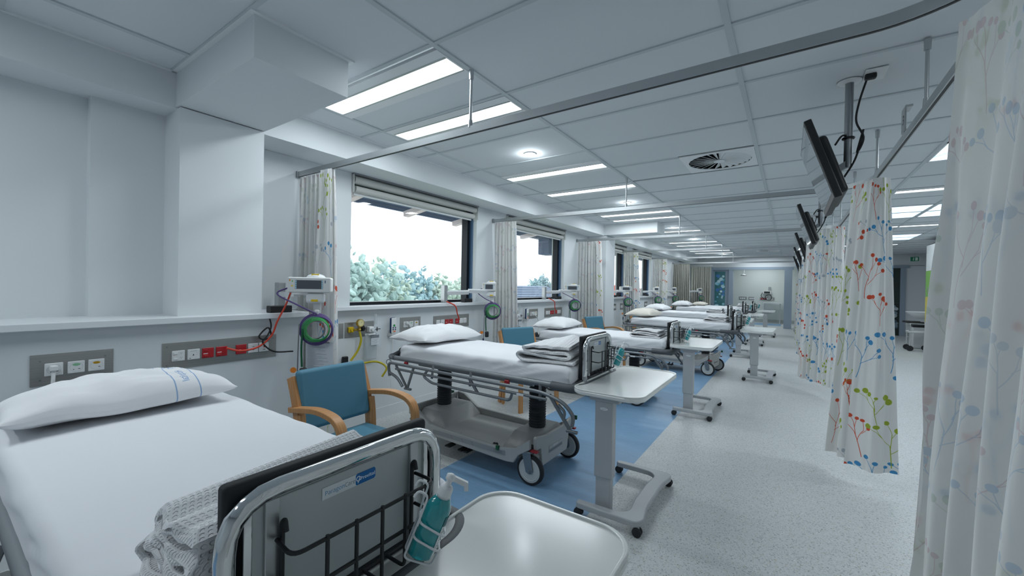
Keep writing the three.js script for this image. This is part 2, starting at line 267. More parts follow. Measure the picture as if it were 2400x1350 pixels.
{
  const c = ceilingGroup, Z0 = -1.401, rowsZ = []; for (let i = -6; i <= 25; i++) rowsZ.push(Z0 - 0.6 * i);
  part(c, 'ceiling_slab', span(-3.42, RIGHTX + 0.2, 2.5, 2.6, BACK, ROOMEND - 0.2), M.plenum);
  const taken = (x0, x1) => { const l = []; for (const [k, z] of FIX) { const [a, b] = k === 3 ? [0.955, 2.12] : k === 4 ? [0.955, 2.12] : FIXCOL[k]; if (a < x1 - 0.01 && b > x0 + 0.01) l.push([z + 0.15, z - 0.15]); } for (const s of SKYPANELS) if (s[0] < x1 - 0.01 && s[1] > x0 + 0.01) l.push([s[2], s[3]]); if (x0 < -1.4 && x0 > -1.5) for (const z of [-4.07, -9.3, -13.9]) l.push([z + 0.3, z - 0.3]); return l.sort((p, q) => q[0] - p[0]); };
  const cache = new Map();
  for (let k = 0; k + 1 < BARX.length; k++) {
    const x0 = BARX[k] + (k ? 0.003 : 0), x1 = BARX[k + 1] - 0.003, busy = taken(x0, x1);
    if (k === 2) for (const z of [-4.07, -9.3, -13.9]) part(c, 'ceiling_tile', [span(x0, -0.835, CEIL + 0.0045, CEIL + 0.0245, z + 0.3, z - 0.3)], M.ceiling);
    for (let i = 0; i + 1 < rowsZ.length; i++) {
      let pieces = [[rowsZ[i] - 0.003, rowsZ[i + 1] + 0.003]];
      for (const [a, b] of busy) { const keep = []; for (const [p, q] of pieces) { if (b >= p || a <= q) { keep.push([p, q]); continue; } if (a < p) keep.push([p, a + 0.002]); if (b > q) keep.push([b - 0.002, q]); } pieces = keep; }
      for (const [p, q] of pieces) {
        if (p - q < 0.04) continue;
        const xs = k === 2 ? [x0, x1] : [x0, x1], key = [k, (p - q).toFixed(3)].join();
        if (!cache.has(key)) cache.set(key, rbox(xs[1] - xs[0], 0.02, p - q, 0.004, 0, 0, 0, 1));
        const m = part(c, 'ceiling_tile', cache.get(key), M.ceiling); m.geometry = cache.get(key); m.position.set((xs[0] + xs[1]) / 2, CEIL + 0.0145, (p + q) / 2);
      }
    }
  }
  const runs = [], cross = [];
  for (const x of BARX.slice(1, -1)) runs.push(span(x - 0.0135, x + 0.0135, CEIL - 0.003, CEIL + 0.02, BACK, -16.6));
  for (const z of rowsZ) cross.push(span(BULKX, RIGHTX, CEIL - 0.002, CEIL + 0.018, z - 0.011, z + 0.011));
  for (const g of runs) part(c, 'grid_bar', g, M.bar);
  for (const g of cross) part(c, 'grid_bar', g, M.bar);
  struct('trim_1', [span(BULKX, BULKX + 0.022, CEIL - 0.004, CEIL + 0.01, BACK, -0.82), span(BULKX, BULKX + 0.022, CEIL - 0.004, CEIL + 0.01, -1.272, -7.18), span(BULKX, BULKX + 0.022, CEIL - 0.004, CEIL + 0.01, -7.67, END),
    span(BULKX, -1.905, CEIL - 0.004, CEIL + 0.01, -0.797, -0.82), span(BULKX, -1.905, CEIL - 0.004, CEIL + 0.01, -1.272, -1.295), span(-1.928, -1.905, CEIL - 0.004, CEIL + 0.01, -0.82, -1.272)], M.white);
}
// end of the ward: partition with a wide opening, sliding glass door, end room; right side walls; wall behind the camera
struct('wall_back', [span(WALLBACK, RIGHTX + 0.2, 0, 2.6, BACK, BACK + 0.15)], M.wall);
struct('wall_right', [span(RIGHTX, RIGHTX + 0.15, 0, 2.6, BACK, END - 0.2)], M.wall);
struct('wall_end', [span(WALLBACK, RIGHTX + 0.2, 2.09, 2.6, END, END - 0.16), span(WALLBACK, -2.36, 0, 2.1, END, END - 0.16), span(0.62, 2.42, 0, 2.1, END, END - 0.16), span(2.82, RIGHTX + 0.2, 0, 2.1, END, END - 0.16)], M.wall);
struct('wall_end_room', [span(-3.4, 1.2, 0, 2.6, ROOMEND, ROOMEND - 0.15), span(-3.4, -3.25, 0, 2.6, END - 0.16, ROOMEND), span(1.05, 1.2, 0, 2.6, END - 0.16, ROOMEND)], M.wallRoom);
struct('ceiling_end_room', [span(-3.4, 1.2, 2.35, 2.5, END - 0.16, ROOMEND)], M.wallRoom);
struct('baseboard_end_room', [span(-3.25, 1.05, 0, 0.12, ROOMEND, ROOMEND + 0.012)], M.skirting);
struct('baseboard_end', [span(0.62, 2.42, 0, 0.12, END, END + 0.012), span(2.82, RIGHTX, 0, 0.12, END, END + 0.012)], M.skirting);
struct('trim_2', [span(-2.4, 0.1, 2.0, 2.09, END + 0.03, END - 0.19), span(-1.83, -1.7, 0, 2.0, END + 0.02, END - 0.18), span(-0.16, 0.06, 0, 2.0, END + 0.05, END - 0.2), span(-2.4, -2.34, 0, 2.0, END + 0.02, END - 0.18)], M.jamb);
{ // sliding glass door with coloured dots
  const d = structGroup('door_1'), z = END - 0.05;
  part(d, 'door_frame', [span(-2.34, -2.3, 0, 2.0, z, z - 0.04), span(-1.95, -1.83, 0, 2.0, z, z - 0.04), span(-2.3, -1.95, 1.94, 2.0, z, z - 0.04), span(-2.3, -1.95, 0, 0.08, z, z - 0.04)], M.jamb);
  part(d, 'door_pane', span(-2.3, -1.95, 0.08, 1.94, z - 0.018, z - 0.024), phys('#9cc9cf', 0.04, { transmission: 0.95, thickness: 0 }));
  const r = rng(33), cols = ['#3f78b8', '#9fd2e2', '#d8ecf3', '#6fb5c9', '#4d86c2', '#bfe0ea'].map((c) => std(c, 0.5));
  for (let i = 0; i < 38; i++) { const s = 0.03 + r() * 0.035, y = 0.25 + Math.pow(r(), 1.35) * 1.6, x = -2.28 + r() * 0.31; part(d, 'dot_sticker', moved(rotated(new THREE.CylinderGeometry(s, s, 0.001, 20), PI / 2, 0, 0), Math.min(-1.96 - s, Math.max(-2.295 + s, x)), y, z - 0.0165 + i * 0.00004), cols[Math.floor(r() * cols.length)]); }
}
{ // doors of the far right
  const d = structGroup('door_2'), z = END + 0.01;
  part(d, 'door_frame', [span(2.40, 2.46, 0, 2.05, z + 0.02, z - 0.12), span(2.72, 2.84, 0, 2.05, z + 0.02, z - 0.12), span(2.3, 2.92, 2.02, 2.1, z + 0.03, z - 0.12)], M.jamb);
  part(d, 'door_pane', span(2.46, 2.72, 0, 2.02, z - 0.04, z - 0.05), std('#5d6a66', 0.25, 0, { map: canvasTex(128, 512, (x, w, h) => { x.fillStyle = '#7d8a84'; x.fillRect(0, 0, w, h); const r = rng(4); for (let i = 0; i < 5000; i++) { x.fillStyle = ['#6b7a70', '#97a39a', '#56645c', '#a9b3a6'][Math.floor(r() * 4)]; x.fillRect(r() * w, r() * h * 0.75, 2, 3); } }, { wrap: false }) }));
  const r = rng(9), cm = [std('#b9c7cc', 0.4), std('#7d929e', 0.4), std('#4a6076', 0.4)];
  for (let i = 0; i < 14; i++) { const s = 0.03 + r() * 0.04; part(d, 'dot_sticker', moved(rotated(new THREE.CylinderGeometry(s, s, 0.001, 18), PI / 2, 0, 0), 2.47 + s + r() * (0.24 - 2 * s), 0.15 + r() * 0.75, z - 0.037 + i * 0.0002), cm[i % 3]); }
  const e = structGroup('door_3');
  part(e, 'door_frame', [span(RIGHTX - 0.03, RIGHTX + 0.02, 0, 2.05, -14.6, -14.66), span(RIGHTX - 0.03, RIGHTX + 0.02, 0, 2.05, -15.75, -15.81), span(RIGHTX - 0.03, RIGHTX + 0.02, 2.0, 2.06, -14.6, -15.81)], M.maroon);
  part(e, 'door_leaf', span(RIGHTX - 0.012, RIGHTX + 0.02, 0, 2.0, -14.66, -15.75), std('#737c86', 0.35));
}
// outside: eaves, trees and roofs
struct('eave', [span(-4.55, -3.42, 2.36, 2.42, 1, -17), span(-4.6, -4.55, 2.30, 2.46, 1, -17), box(0.02, 0.25, 14, -3.5, 2.42, -8)], M.eave);
for (let z = -0.9; z > -12; z -= 0.98) solo('rafter', 'pale rafter end under the dark eave outside the windows', 'rafter', bar([-4.42, 2.235, z], [-3.45, 2.40, z], 0.07, 0.09), M.rafter, 'rafter ends outside the windows');
solo('downpipe_box', 'dark blue box hanging under the eave outside the second window', 'gutter box', [rbox(0.26, 0.34, 0.34, 0.02, -4.2, 2.1, -7.45), rbox(0.3, 0.05, 0.38, 0.01, -4.2, 2.29, -7.45)], M.eave);

// ================================================================ CEILING FITTINGS
RectAreaLightUniformsLib.init();
function fixture(x0, x1, z, label, light = true) {
  const t = thing('ceiling_light', label, 'ceiling light', [(x0 + x1) / 2, CEIL, z], 0, undefined), w = x1 - x0 - 0.03, d = 0.288, a = w / 2 - 0.012, b = 0.064;
  part(t, 'frame', [span(-w / 2, w / 2, -0.004, 0.012, b + 0.012, d / 2), span(-w / 2, w / 2, -0.004, 0.012, -d / 2, -b - 0.012), span(-w / 2, -a, -0.004, 0.012, -b - 0.012, b + 0.012), span(a, w / 2, -0.004, 0.012, -b - 0.012, b + 0.012)], M.white);
  part(t, 'louvre_rim', [span(-a, a, -0.006, 0.0, b, b + 0.012), span(-a, a, -0.006, 0.0, -b - 0.012, -b)], M.alu);
  part(t, 'diffuser', span(-a, a, 0.0, 0.01, -b, b), M.tube);
  if (light) { const l = new THREE.RectAreaLight(TUBE_COLOR, TUBE_POWER, 2 * a, 2 * b); l.rotation.x = -PI / 2; l.position.y = -0.008; t.add(l); }
}
FIX.forEach(([k, z], i) => {
  const [x0, x1] = k >= 3 ? [0.955, 2.12] : FIXCOL[k];
  const which = k === 0 ? (z > 0 ? (z > 1 ? 'fluorescent ceiling light farther behind the camera' : 'fluorescent ceiling light just behind the camera over the first bed') : `recessed fluorescent ceiling light, ${[...ORD, 'eighth', 'ninth', 'tenth', 'eleventh', 'twelfth'][i]} in the row by the windows`) : k === 2 ? 'single fluorescent ceiling light in front of the end partition' : `recessed fluorescent ceiling light over the aisle ${['beside the nearest cloud panels', 'behind the big curtain', 'behind the camera', 'between the cloud panels', 'farthest towards the exit sign', 'above the second aisle curtain'][i - 14]}`;
  fixture(x0, x1, z, which);
});
{ // backlit panels with a printed sky
  const cloud = canvasTex(512, 512, (x, w, h) => {
    const im = x.createImageData(w, h);
    for (let j = 0; j < h; j++) for (let i = 0; i < w; i++) { let v = 0, a = 0.55, f = 1 / 190; for (let o = 0; o < 5; o++) { v += a * noise3(i * f, j * f, 3.3 + o); a *= 0.5; f *= 2; } v = Math.min(1, Math.max(0, 0.55 + v * 0.75)); const k = (j * w + i) * 4; im.data[k] = 150 + 105 * v; im.data[k + 1] = 200 + 55 * v; im.data[k + 2] = 240 + 15 * v; im.data[k + 3] = 255; }
    x.putImageData(im, 0, 0);
  }, { wrap: false });
  const m = std('#ffffff', 0.6, 0, { emissive: '#ffffff', emissiveMap: cloud, map: cloud, emissiveIntensity: 1.15 });
  SKYPANELS.forEach(([x0, x1, z0, z1], i) => {
    const t = thing('sky_ceiling_panel', `backlit ceiling panel printed with clouds, ${['first of the pair nearest the big curtain', 'second of the pair nearest the big curtain', 'aisle side front of the middle four', 'aisle side rear of the middle four', 'wall side front of the middle four', 'wall side rear of the middle four', 'front of the farthest pair', 'rear of the farthest pair'][i]}`, 'light panel', [(x0 + x1) / 2, CEIL, (z0 + z1) / 2]);
    const w = x1 - x0 - 0.03, d = z0 - z1 - 0.03;
    part(t, 'frame', [span(-w / 2, w / 2, -0.003, 0.012, d / 2 - 0.012, d / 2), span(-w / 2, w / 2, -0.003, 0.012, -d / 2, -d / 2 + 0.012), span(-w / 2, -w / 2 + 0.012, -0.003, 0.012, -d / 2, d / 2), span(w / 2 - 0.012, w / 2, -0.003, 0.012, -d / 2, d / 2)], M.white);
    part(t, 'printed_diffuser', moved(rotated(panel(w - 0.024, d - 0.024, 0.006), PI / 2, 0, 0), 0, 0.004, 0), m);
    const l = new THREE.RectAreaLight(TUBE_COLOR, 2.2, w - 0.03, d - 0.03); l.rotation.x = -PI / 2; l.position.y = -0.006; t.add(l);
  });
}
[[-1.9, -3.03], [-1.84, -5.44], [-1.85, -8.1], [-1.86, -10.17], [-1.87, -12.57], [-1.81, -14.85]].forEach(([x, z], i) => {
  const t = thing('downlight', `small round recessed downlight, ${ORD[i]} along the window side ceiling`, 'downlight', [x, CEIL, z]);
  part(t, 'trim_ring', lathe([[0.034, 0.004], [0.046, -0.004], [0.052, -0.005], [0.055, 0.0], [0.05, 0.006]], 0, 0, 0, 28), M.white);
  part(t, 'lens', cyl(0.036, 0.036, 0.006, 0, 0.001, 0, 24), M.tube);
  const l = new THREE.PointLight(TUBE_COLOR, 0.12); l.position.set(0, -0.03, 0); l.shadow.radius = 2; l.castShadow = true; t.add(l);
});
[-4.07, -9.3, -13.9].forEach((z, i) => {
  const t = thing('air_diffuser', `square white swirl air diffuser with radial vanes, ${ORD[i]} in the ceiling`, 'air vent', [-0.545, CEIL, z]);
  const hole = []; for (let k = 0; k < 40; k++) { const a = -k / 40 * 2 * PI; hole.push([0.252 * Math.cos(a), 0.252 * Math.sin(a)]); }
  part(t, 'face_plate', moved(rotated(plate([[-0.285, -0.285], [0.285, -0.285], [0.285, 0.285], [-0.285, 0.285]], 0.008, 0.002, [hole]), PI / 2, 0, 0), 0, 0, 0), M.white);
  part(t, 'plenum_box', [cyl(0.262, 0.262, 0.004, 0, 0.06, 0, 32), new THREE.CylinderGeometry(0.26, 0.26, 0.06, 32, 1, true).translate(0, 0.03, 0)], std('#0c0d0e', 0.9, 0, { side: THREE.DoubleSide }));
  for (let k = 0; k < 24; k++) { const g = new THREE.BufferGeometry(), a = k / 24 * 2 * PI, c0 = 0.03, c1 = 0.25, P = [], s = (r, b, y) => [r * Math.cos(a + b), y, r * Math.sin(a + b)]; const q = [s(c0, 0, 0), s(c1, -0.03, 0), s(c1, 0.17, 0.026), s(c0, 0.25, 0.012), s(c0, 0, -0.003), s(c1, -0.03, -0.003), s(c1, 0.17, 0.023), s(c0, 0.25, 0.009)]; for (const [i0, i1, i2, i3] of [[0, 1, 2, 3], [7, 6, 5, 4], [4, 5, 1, 0], [5, 6, 2, 1], [6, 7, 3, 2], [7, 4, 0, 3]]) P.push(...q[i0], ...q[i2], ...q[i1], ...q[i0], ...q[i3], ...q[i2]); g.setAttribute('position', new THREE.Float32BufferAttribute(P, 3)); g.computeVertexNormals(); part(t, 'vane', g, M.white); }
  part(t, 'hub', cyl(0.045, 0.045, 0.01, 0, 0.0, 0, 24), M.white);
});

// ================================================================ CURTAIN TRACKS AND CURTAINS
TRACKS.forEach((z, k) => {
  const t = thing('curtain_track', `aluminium curtain track hung from the ceiling, ${ORD[k]} from the camera, from window wall to aisle`, 'curtain track', [0, 0, 0]);
  const P = [V(-3.165, TRACKY, z), V(0.0, TRACKY, z)];
  for (let i = 0; i <= 14; i++) { const a = i / 14 * PI / 2; P.push(V(0.185 + 0.31 * Math.sin(a), TRACKY, z + 0.31 * (1 - Math.cos(a)))); }
  const endZ = (k ? TRACKS[k - 1] - 0.3 : 1.6);
  P.push(V(0.495, TRACKY, endZ));
  part(t, 'rail', sweepRect(P, 0.022, 0.038), M.alu);
  part(t, 'rail_groove', sweepRect(P.map((p) => V(p.x, TRACKY - 0.0195, p.z)), 0.010, 0.002), M.dark, 'dark slot under the rail');
  part(t, 'wall_bracket', [rbox(0.02, 0.05, 0.036, 0.003, -3.168, TRACKY, z)], M.aluDark);
  const rods = [[-1.435, z], [0.495, z + 1.62], [0.495, z + 0.345]]; if (!k) rods.pop();
  for (const [x, zz] of rods) part(t, 'hanger_rod', [cyl(0.0075, 0.0075, CEIL - TRACKY - 0.02, x, (CEIL + TRACKY) / 2 + 0.01, zz, 12), cyl(0.0135, 0.012, 0.05, x, CEIL - 0.028, zz, 14), cyl(0.011, 0.013, 0.04, x, TRACKY + 0.034, zz, 14)], M.alu);
});
// cloth: top and bottom plan lines [[x, z] ...]; the printed face lies to the left of the direction of the line
function clothPair(top, bot, yTop, yBot, { pleats = 6, amp = 0.03, n = 140, phase = 0, rows = 18, fabric = 1.5, flare = 1, off = 0.0012, seed = 1 } = {}) {
  const ct = new THREE.CatmullRomCurve3(top.map(([x, z]) => V(x, 0, z)), false, 'centripetal').getSpacedPoints(n), cb = new THREE.CatmullRomCurve3(bot.map(([x, z]) => V(x, 0, z)), false, 'centripetal').getSpacedPoints(n);
  const nor = (c, i) => { const a = c[Math.max(0, i - 1)], b = c[Math.min(n, i + 1)], l = Math.hypot(b.x - a.x, b.z - a.z) || 1; return [(b.z - a.z) / l, -(b.x - a.x) / l]; };
  const grid = [];
  for (let j = 0; j <= rows; j++) {
    const v = j / rows, row = [];
    for (let i = 0; i <= n; i++) {
      const u = i / n, s = Math.pow(v, 0.9), [ax, az] = nor(ct, i), [bx, bz] = nor(cb, i), wob = noise3(u * 5 + seed * 7, v * 1.6, seed) * 0.35, ph = phase + 2 * PI * pleats * u + wob * 2;
      const A = amp * (0.35 + 0.65 * Math.min(1, v * 3)) * (1 + (flare - 1) * v) * (0.75 + 0.5 * noise3(u * pleats * 0.7, v * 0.8, seed + 5)), d = A * Math.sin(ph) + A * 0.25 * Math.sin(2 * ph + 1);
      row.push(V(ct[i].x + (cb[i].x - ct[i].x) * s + (ax + (bx - ax) * s) * d, yTop + (yBot - yTop) * v + (j === rows ? 0.004 * Math.sin(ph) : 0), ct[i].z + (cb[i].z - ct[i].z) * s + (az + (bz - az) * s) * d));
    }
    grid.push(row);
  }
  const len = [0]; for (let i = 1; i <= n; i++) len.push(len[i - 1] + grid[rows >> 1][i].distanceTo(grid[rows >> 1][i - 1]));
  const make = (side) => {
    const P = [], U = [], I = [];
    for (let j = 0; j <= rows; j++) for (let i = 0; i <= n; i++) {
      const a = grid[j][Math.max(0, i - 1)], b = grid[j][Math.min(n, i + 1)], c = grid[Math.max(0, j - 1)][i], d = grid[Math.min(rows, j + 1)][i], q = b.clone().sub(a).cross(d.clone().sub(c)).normalize().multiplyScalar(off * side), p = grid[j][i].clone().sub(q);
      P.push(p.x, p.y, p.z); U.push(len[i] * fabric * (side > 0 ? 1 : -1) + seed * 0.37, p.y);
    }
    for (let j = 0; j < rows; j++) for (let i = 0; i < n; i++) { const a = j * (n + 1) + i, b = a + 1, c = a + n + 1, d = c + 1; side > 0 ? I.push(a, b, c, b, d, c) : I.push(a, c, b, b, c, d); }
    const g = new THREE.BufferGeometry(); g.setAttribute('position', new THREE.Float32BufferAttribute(P, 3)); g.setAttribute('uv', new THREE.Float32BufferAttribute(U, 2)); g.setIndex(I); g.computeVertexNormals(); return plain(g);
  };
  return [make(1), make(-1)];
}
function curtain(label, panels, { beige = false, hooks = [] } = {}) {
  const t = thing('privacy_curtain', label, 'curtain', [0, 0, 0], 0);
  const f = [], b = []; for (const [top, bot, y0, y1, o] of panels) { const [p, q] = clothPair(top, bot, y0, y1, o); f.push(p); b.push(q); }
  part(t, 'printed_face', f, beige ? M.curtainBeige : M.curtainFace, beige ? 'plain beige face of the cloth' : 'white cloth printed with coloured branches and dots');
  part(t, 'reverse_face', b, beige ? M.curtainBeige : M.curtainBack, 'paler reverse of the cloth');
  if (hooks.length) part(t, 'hook', hooks.map(([x, z]) => tube([[x, TRACKY - 0.04, z], [x + 0.004, TRACKY - 0.026, z], [x, TRACKY - 0.018, z]], 0.002, { rad: 5 })), M.white);
  return t;
}
const YT = TRACKY - 0.03;
const line = (x0, z0, x1, z1, n = 8) => Array.from({ length: n + 1 }, (_, i) => [x0 + (x1 - x0) * i / n, z0 + (z1 - z0) * i / n]);
{
  const wallCurtain = (k, x1, xb, opts, label, back) => {
    const z = TRACKS[k], panels = [[[[x1, z], [-3.145, z]], [[xb, z + 0.0], [-3.15, z - 0.01]], YT, 0.13, { pleats: 8, amp: 0.034, n: 220, seed: k + 1, flare: 1.25, ...opts }]];
    // a turned-back edge with the print outward
    if (back) panels.push([[[x1 - back[0], z + 0.045], [x1 + 0.004, z + 0.03]], [[xb - back[1], z + 0.075], [xb + 0.02, z + 0.045]], YT, 0.135, { pleats: back[2], amp: 0.009, n: 60, seed: k + 11 }]);
    curtain(label, panels, { beige: k > 3, hooks: line(-3.1, z, x1, z, 9) });
  };
  wallCurtain(0, -2.68, -2.60, {}, 'bunched hospital curtain beside the nearest monitor, colourful print showing on its edge', [0.11, 0.26, 1.2]);
  wallCurtain(1, -2.82, -2.72, { pleats: 7 }, 'bunched pale curtain between the first and second windows, print hidden inside');
  wallCurtain(2, -2.71, -2.64, { pleats: 8 }, 'bunched curtain after the second window with a thin printed edge', [0.08, 0.09, 1]);
  wallCurtain(3, -2.82, -2.72, {}, 'bunched curtain hanging in front of the third window with a printed edge', [0.09, 0.14, 1.2]);
  const z5 = TRACKS[4], z6 = TRACKS[5];
  curtain('narrow bunched white curtain before the far beige curtains', [[[[-2.78, z5], [-3.145, z5]], [[-2.74, z5], [-3.15, z5]], YT, 0.13, { pleats: 8, amp: 0.035, n: 180, seed: 41 }], [[[-2.88, z5 + 0.05], [-2.77, z5 + 0.03]], [[-2.88, z5 + 0.07], [-2.73, z5 + 0.04]], YT, 0.135, { pleats: 1, amp: 0.008, n: 40, seed: 47 }]]);
  curtain('drawn beige curtain left of the dotted glass door, nearer of the two', [[[[-2.66, z6], [-3.145, z6]], [[-2.62, z6], [-3.15, z6]], YT, 0.13, { pleats: 9, amp: 0.045, n: 200, seed: 51 }]], { beige: true });
  curtain('beige curtain right beside the dotted glass door, farther of the two', [[[[-2.3, -15.75], [-2.95, -15.75]], [[-2.3, -15.75], [-2.95, -15.75]], 2.07, 0.13, { pleats: 9, amp: 0.05, n: 200, seed: 61 }]], { beige: true });
  struct('trim_3', [span(-3.16, -2.25, 2.09, 2.125, -15.74, -15.76)], M.alu);
}
// aisle curtains, hung where the tracks turn along the aisle
curtain('big close curtain at the edge of the aisle, pale reverse towards the bed', [
  [[[0.40, -1.735], [0.452, -1.62], [0.462, -1.3], [0.47, -0.9], [0.48, -0.4], [0.49, 0.3]].reverse(), [[0.385, -2.08], [0.43, -1.86], [0.45, -1.45], [0.455, -1.0], [0.47, -0.4], [0.49, 0.35]].reverse(), YT, 0.1, { pleats: 17, amp: 0.026, n: 420, rows: 26, seed: 71, flare: 1.5, fabric: 1.25 }],
  [[[0.404, -1.742], [0.424, -1.80]], [[0.386, -2.084], [0.398, -2.10]], YT, 0.1, { pleats: 0, amp: 0.001, n: 10, seed: 73 }]]);
curtain('aisle curtain ending in a broad brightly printed panel, second from the camera', [
  [[[0.47, -3.80], [0.425, -3.9], [0.375, -4.0]].reverse(), [[0.335, -3.60], [0.29, -3.68], [0.235, -3.78]].reverse(), YT, 0.13, { pleats: 2.2, amp: 0.02, n: 120, rows: 22, seed: 81, flare: 1.5, phase: 1 }],
  [[[0.465, -3.775], [0.51, -3.785], [0.565, -3.82]], [[0.325, -3.58], [0.45, -3.54], [0.60, -3.56]], YT, 0.105, { pleats: 1.4, amp: 0.012, n: 140, rows: 22, seed: 83, flare: 1.8, fabric: 1.05 }]]);
const aisle = (z, seed, label, shrink = 1) => curtain(label, [
  [[[0.46, z + 0.22], [0.40, z + 0.10], [0.30, z - 0.02], [0.18, z - 0.09]].reverse(), [[0.42, z + 0.42], [0.33, z + 0.26], [0.22, z + 0.06], [0.10, z - 0.06]].reverse(), YT, 0.13, { pleats: 6, amp: 0.03, n: 200, rows: 18, seed, flare: 1.3 }],
  [[[0.455, z + 0.235], [0.50, z + 0.23], [0.545, z + 0.21]], [[0.415, z + 0.44], [0.47, z + 0.42], [0.53, z + 0.38]], YT, 0.12, { pleats: 1.2, amp: 0.014, n: 80, rows: 18, seed: seed + 3, flare: 1.5 }]]);
aisle(TRACKS[2] + 0.1, 91, 'pleated pale aisle curtain with a narrow printed edge, third from the camera');
aisle(TRACKS[3] + 0.1, 101, 'aisle curtain fourth from the camera, its pale folds just left of the third');
aisle(TRACKS[4] + 0.1, 111, 'aisle curtain fifth from the camera, before the far one by the grey post');
aisle(TRACKS[5] + 0.1, 121, 'farthest aisle curtain, close to the grey post of the end opening');

// bay number plate standing on the track
{
  const t = thing('bay_number_sign', 'small grey plate with the number 3 standing on the aisle curtain track', 'sign', [0.492, 2.125, -2.98]);
  part(t, 'plate', [rbox(0.004, 0.125, 0.1, 0.001, -0.004, 0.075, 0), rbox(0.03, 0.012, 0.09, 0.002, 0.008, 0.136, 0), rbox(0.014, 0.03, 0.02, 0.002, 0, 0.012, 0)], M.alu);
  part(t, 'number', moved(rotated(panel(0.09, 0.11, 0.001), 0, -PI / 2, 0), -0.0068, 0.075, 0), decal(0.09, 0.11, 256, (x, w, h) => { x.fillStyle = '#8d9499'; x.font = `bold ${h * 0.62}px sans-serif`; x.textAlign = 'center'; x.textBaseline = 'middle'; x.fillStyle = '#23272b'; x.fillText('3', w / 2, h / 2); }, 0.5, '#b9bec1'));
}

// ================================================================ BLINDS
WINDOWS.forEach(([a, b], i) => {
  const t = thing('roller_blind', `double roller blind rolled up at the top of the ${['first', 'second', 'third', 'fourth', 'farthest'][i]} window`, 'blind', [-3.2, BULKY, (a + b) / 2]), L = a - b;
  part(t, 'headrail', [span(-0.05, 0.055, -0.012, -0.001, -L / 2, L / 2)], M.blindDark);
  part(t, 'roll', [rotated(cyl(0.033, 0.033, L - 0.05, 0, 0, 0, 20), PI / 2, 0, 0).translate(0.012, -0.05, 0)], M.blind);
  part(t, 'roll', [rotated(cyl(0.029, 0.029, L - 0.09, 0, 0, 0, 20), PI / 2, 0, 0).translate(0.0, -0.128, 0)], M.blind);
  part(t, 'hem_bar', [rbox(0.012, 0.024, L - 0.1, 0.004, -0.03, -0.165, 0)], M.white);
  part(t, 'bracket', [rbox(0.075, 0.165, 0.006, 0.002, 0.008, -0.085, -L / 2 + 0.008)], M.offwhite); part(t, 'bracket', [rbox(0.075, 0.165, 0.006, 0.002, 0.008, -0.085, L / 2 - 0.008)], M.offwhite);
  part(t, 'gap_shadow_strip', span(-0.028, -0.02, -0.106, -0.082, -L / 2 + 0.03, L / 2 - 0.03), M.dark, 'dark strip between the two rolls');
});

// ================================================================ BEDS (local x runs to the foot end, origin on the floor)
function pillowGeo(a, b, T, seed, { tilt = 0, n = 44 } = {}) {           // a along x, b along z: half sizes
  const P = [], U = [], I = [], idx = [[], []];
  for (const s of [1, -1]) for (let i = 0; i <= n; i++) for (let j = 0; j <= n; j++) {
    const u = -Math.cos(i / n * PI) * 0.62 + (i / n * 2 - 1) * 0.38, v = -Math.cos(j / n * PI) * 0.62 + (j / n * 2 - 1) * 0.38;
    const e = Math.pow(Math.max(0, 1 - Math.pow(Math.abs(u), 2.3)), 0.5) * Math.pow(Math.max(0, 1 - Math.pow(Math.abs(v), 2.6)), 0.5);
    const x = a * u * (1 - 0.06 * (1 - v * v)), z = b * v * (1 - 0.05 * (1 - u * u)), w = noise3(u * 2.2, v * 2.2, seed) * 0.09 + noise3(u * 5 + 3, v * 2.5, seed + 2) * 0.035;
    let y = s > 0 ? T * 1.25 * e * (1 + w) : -T * 0.5 * Math.pow(e, 0.7);
    y += 0.012 * noise3(u * 1.5, v * 1.5, seed + 9) * (1 - e) + tilt * u;
    idx[s > 0 ? 0 : 1].push(P.length / 3); P.push(x, y + T * 0.5, z); U.push((u + 1) / 2, (v + 1) / 2);
  }
  for (const k of [0, 1]) for (let i = 0; i < n; i++) for (let j = 0; j < n; j++) { const q = (ii, jj) => idx[k][ii * (n + 1) + jj], [A, B, C, D] = [q(i, j), q(i + 1, j), q(i, j + 1), q(i + 1, j + 1)]; k === 0 ? I.push(A, C, B, B, C, D) : I.push(A, B, C, B, D, C); }
  const g = new THREE.BufferGeometry(); g.setAttribute('position', new THREE.Float32BufferAttribute(P, 3)); g.setAttribute('uv', new THREE.Float32BufferAttribute(U, 2)); g.setIndex(I); g.computeVertexNormals(); return g;
}
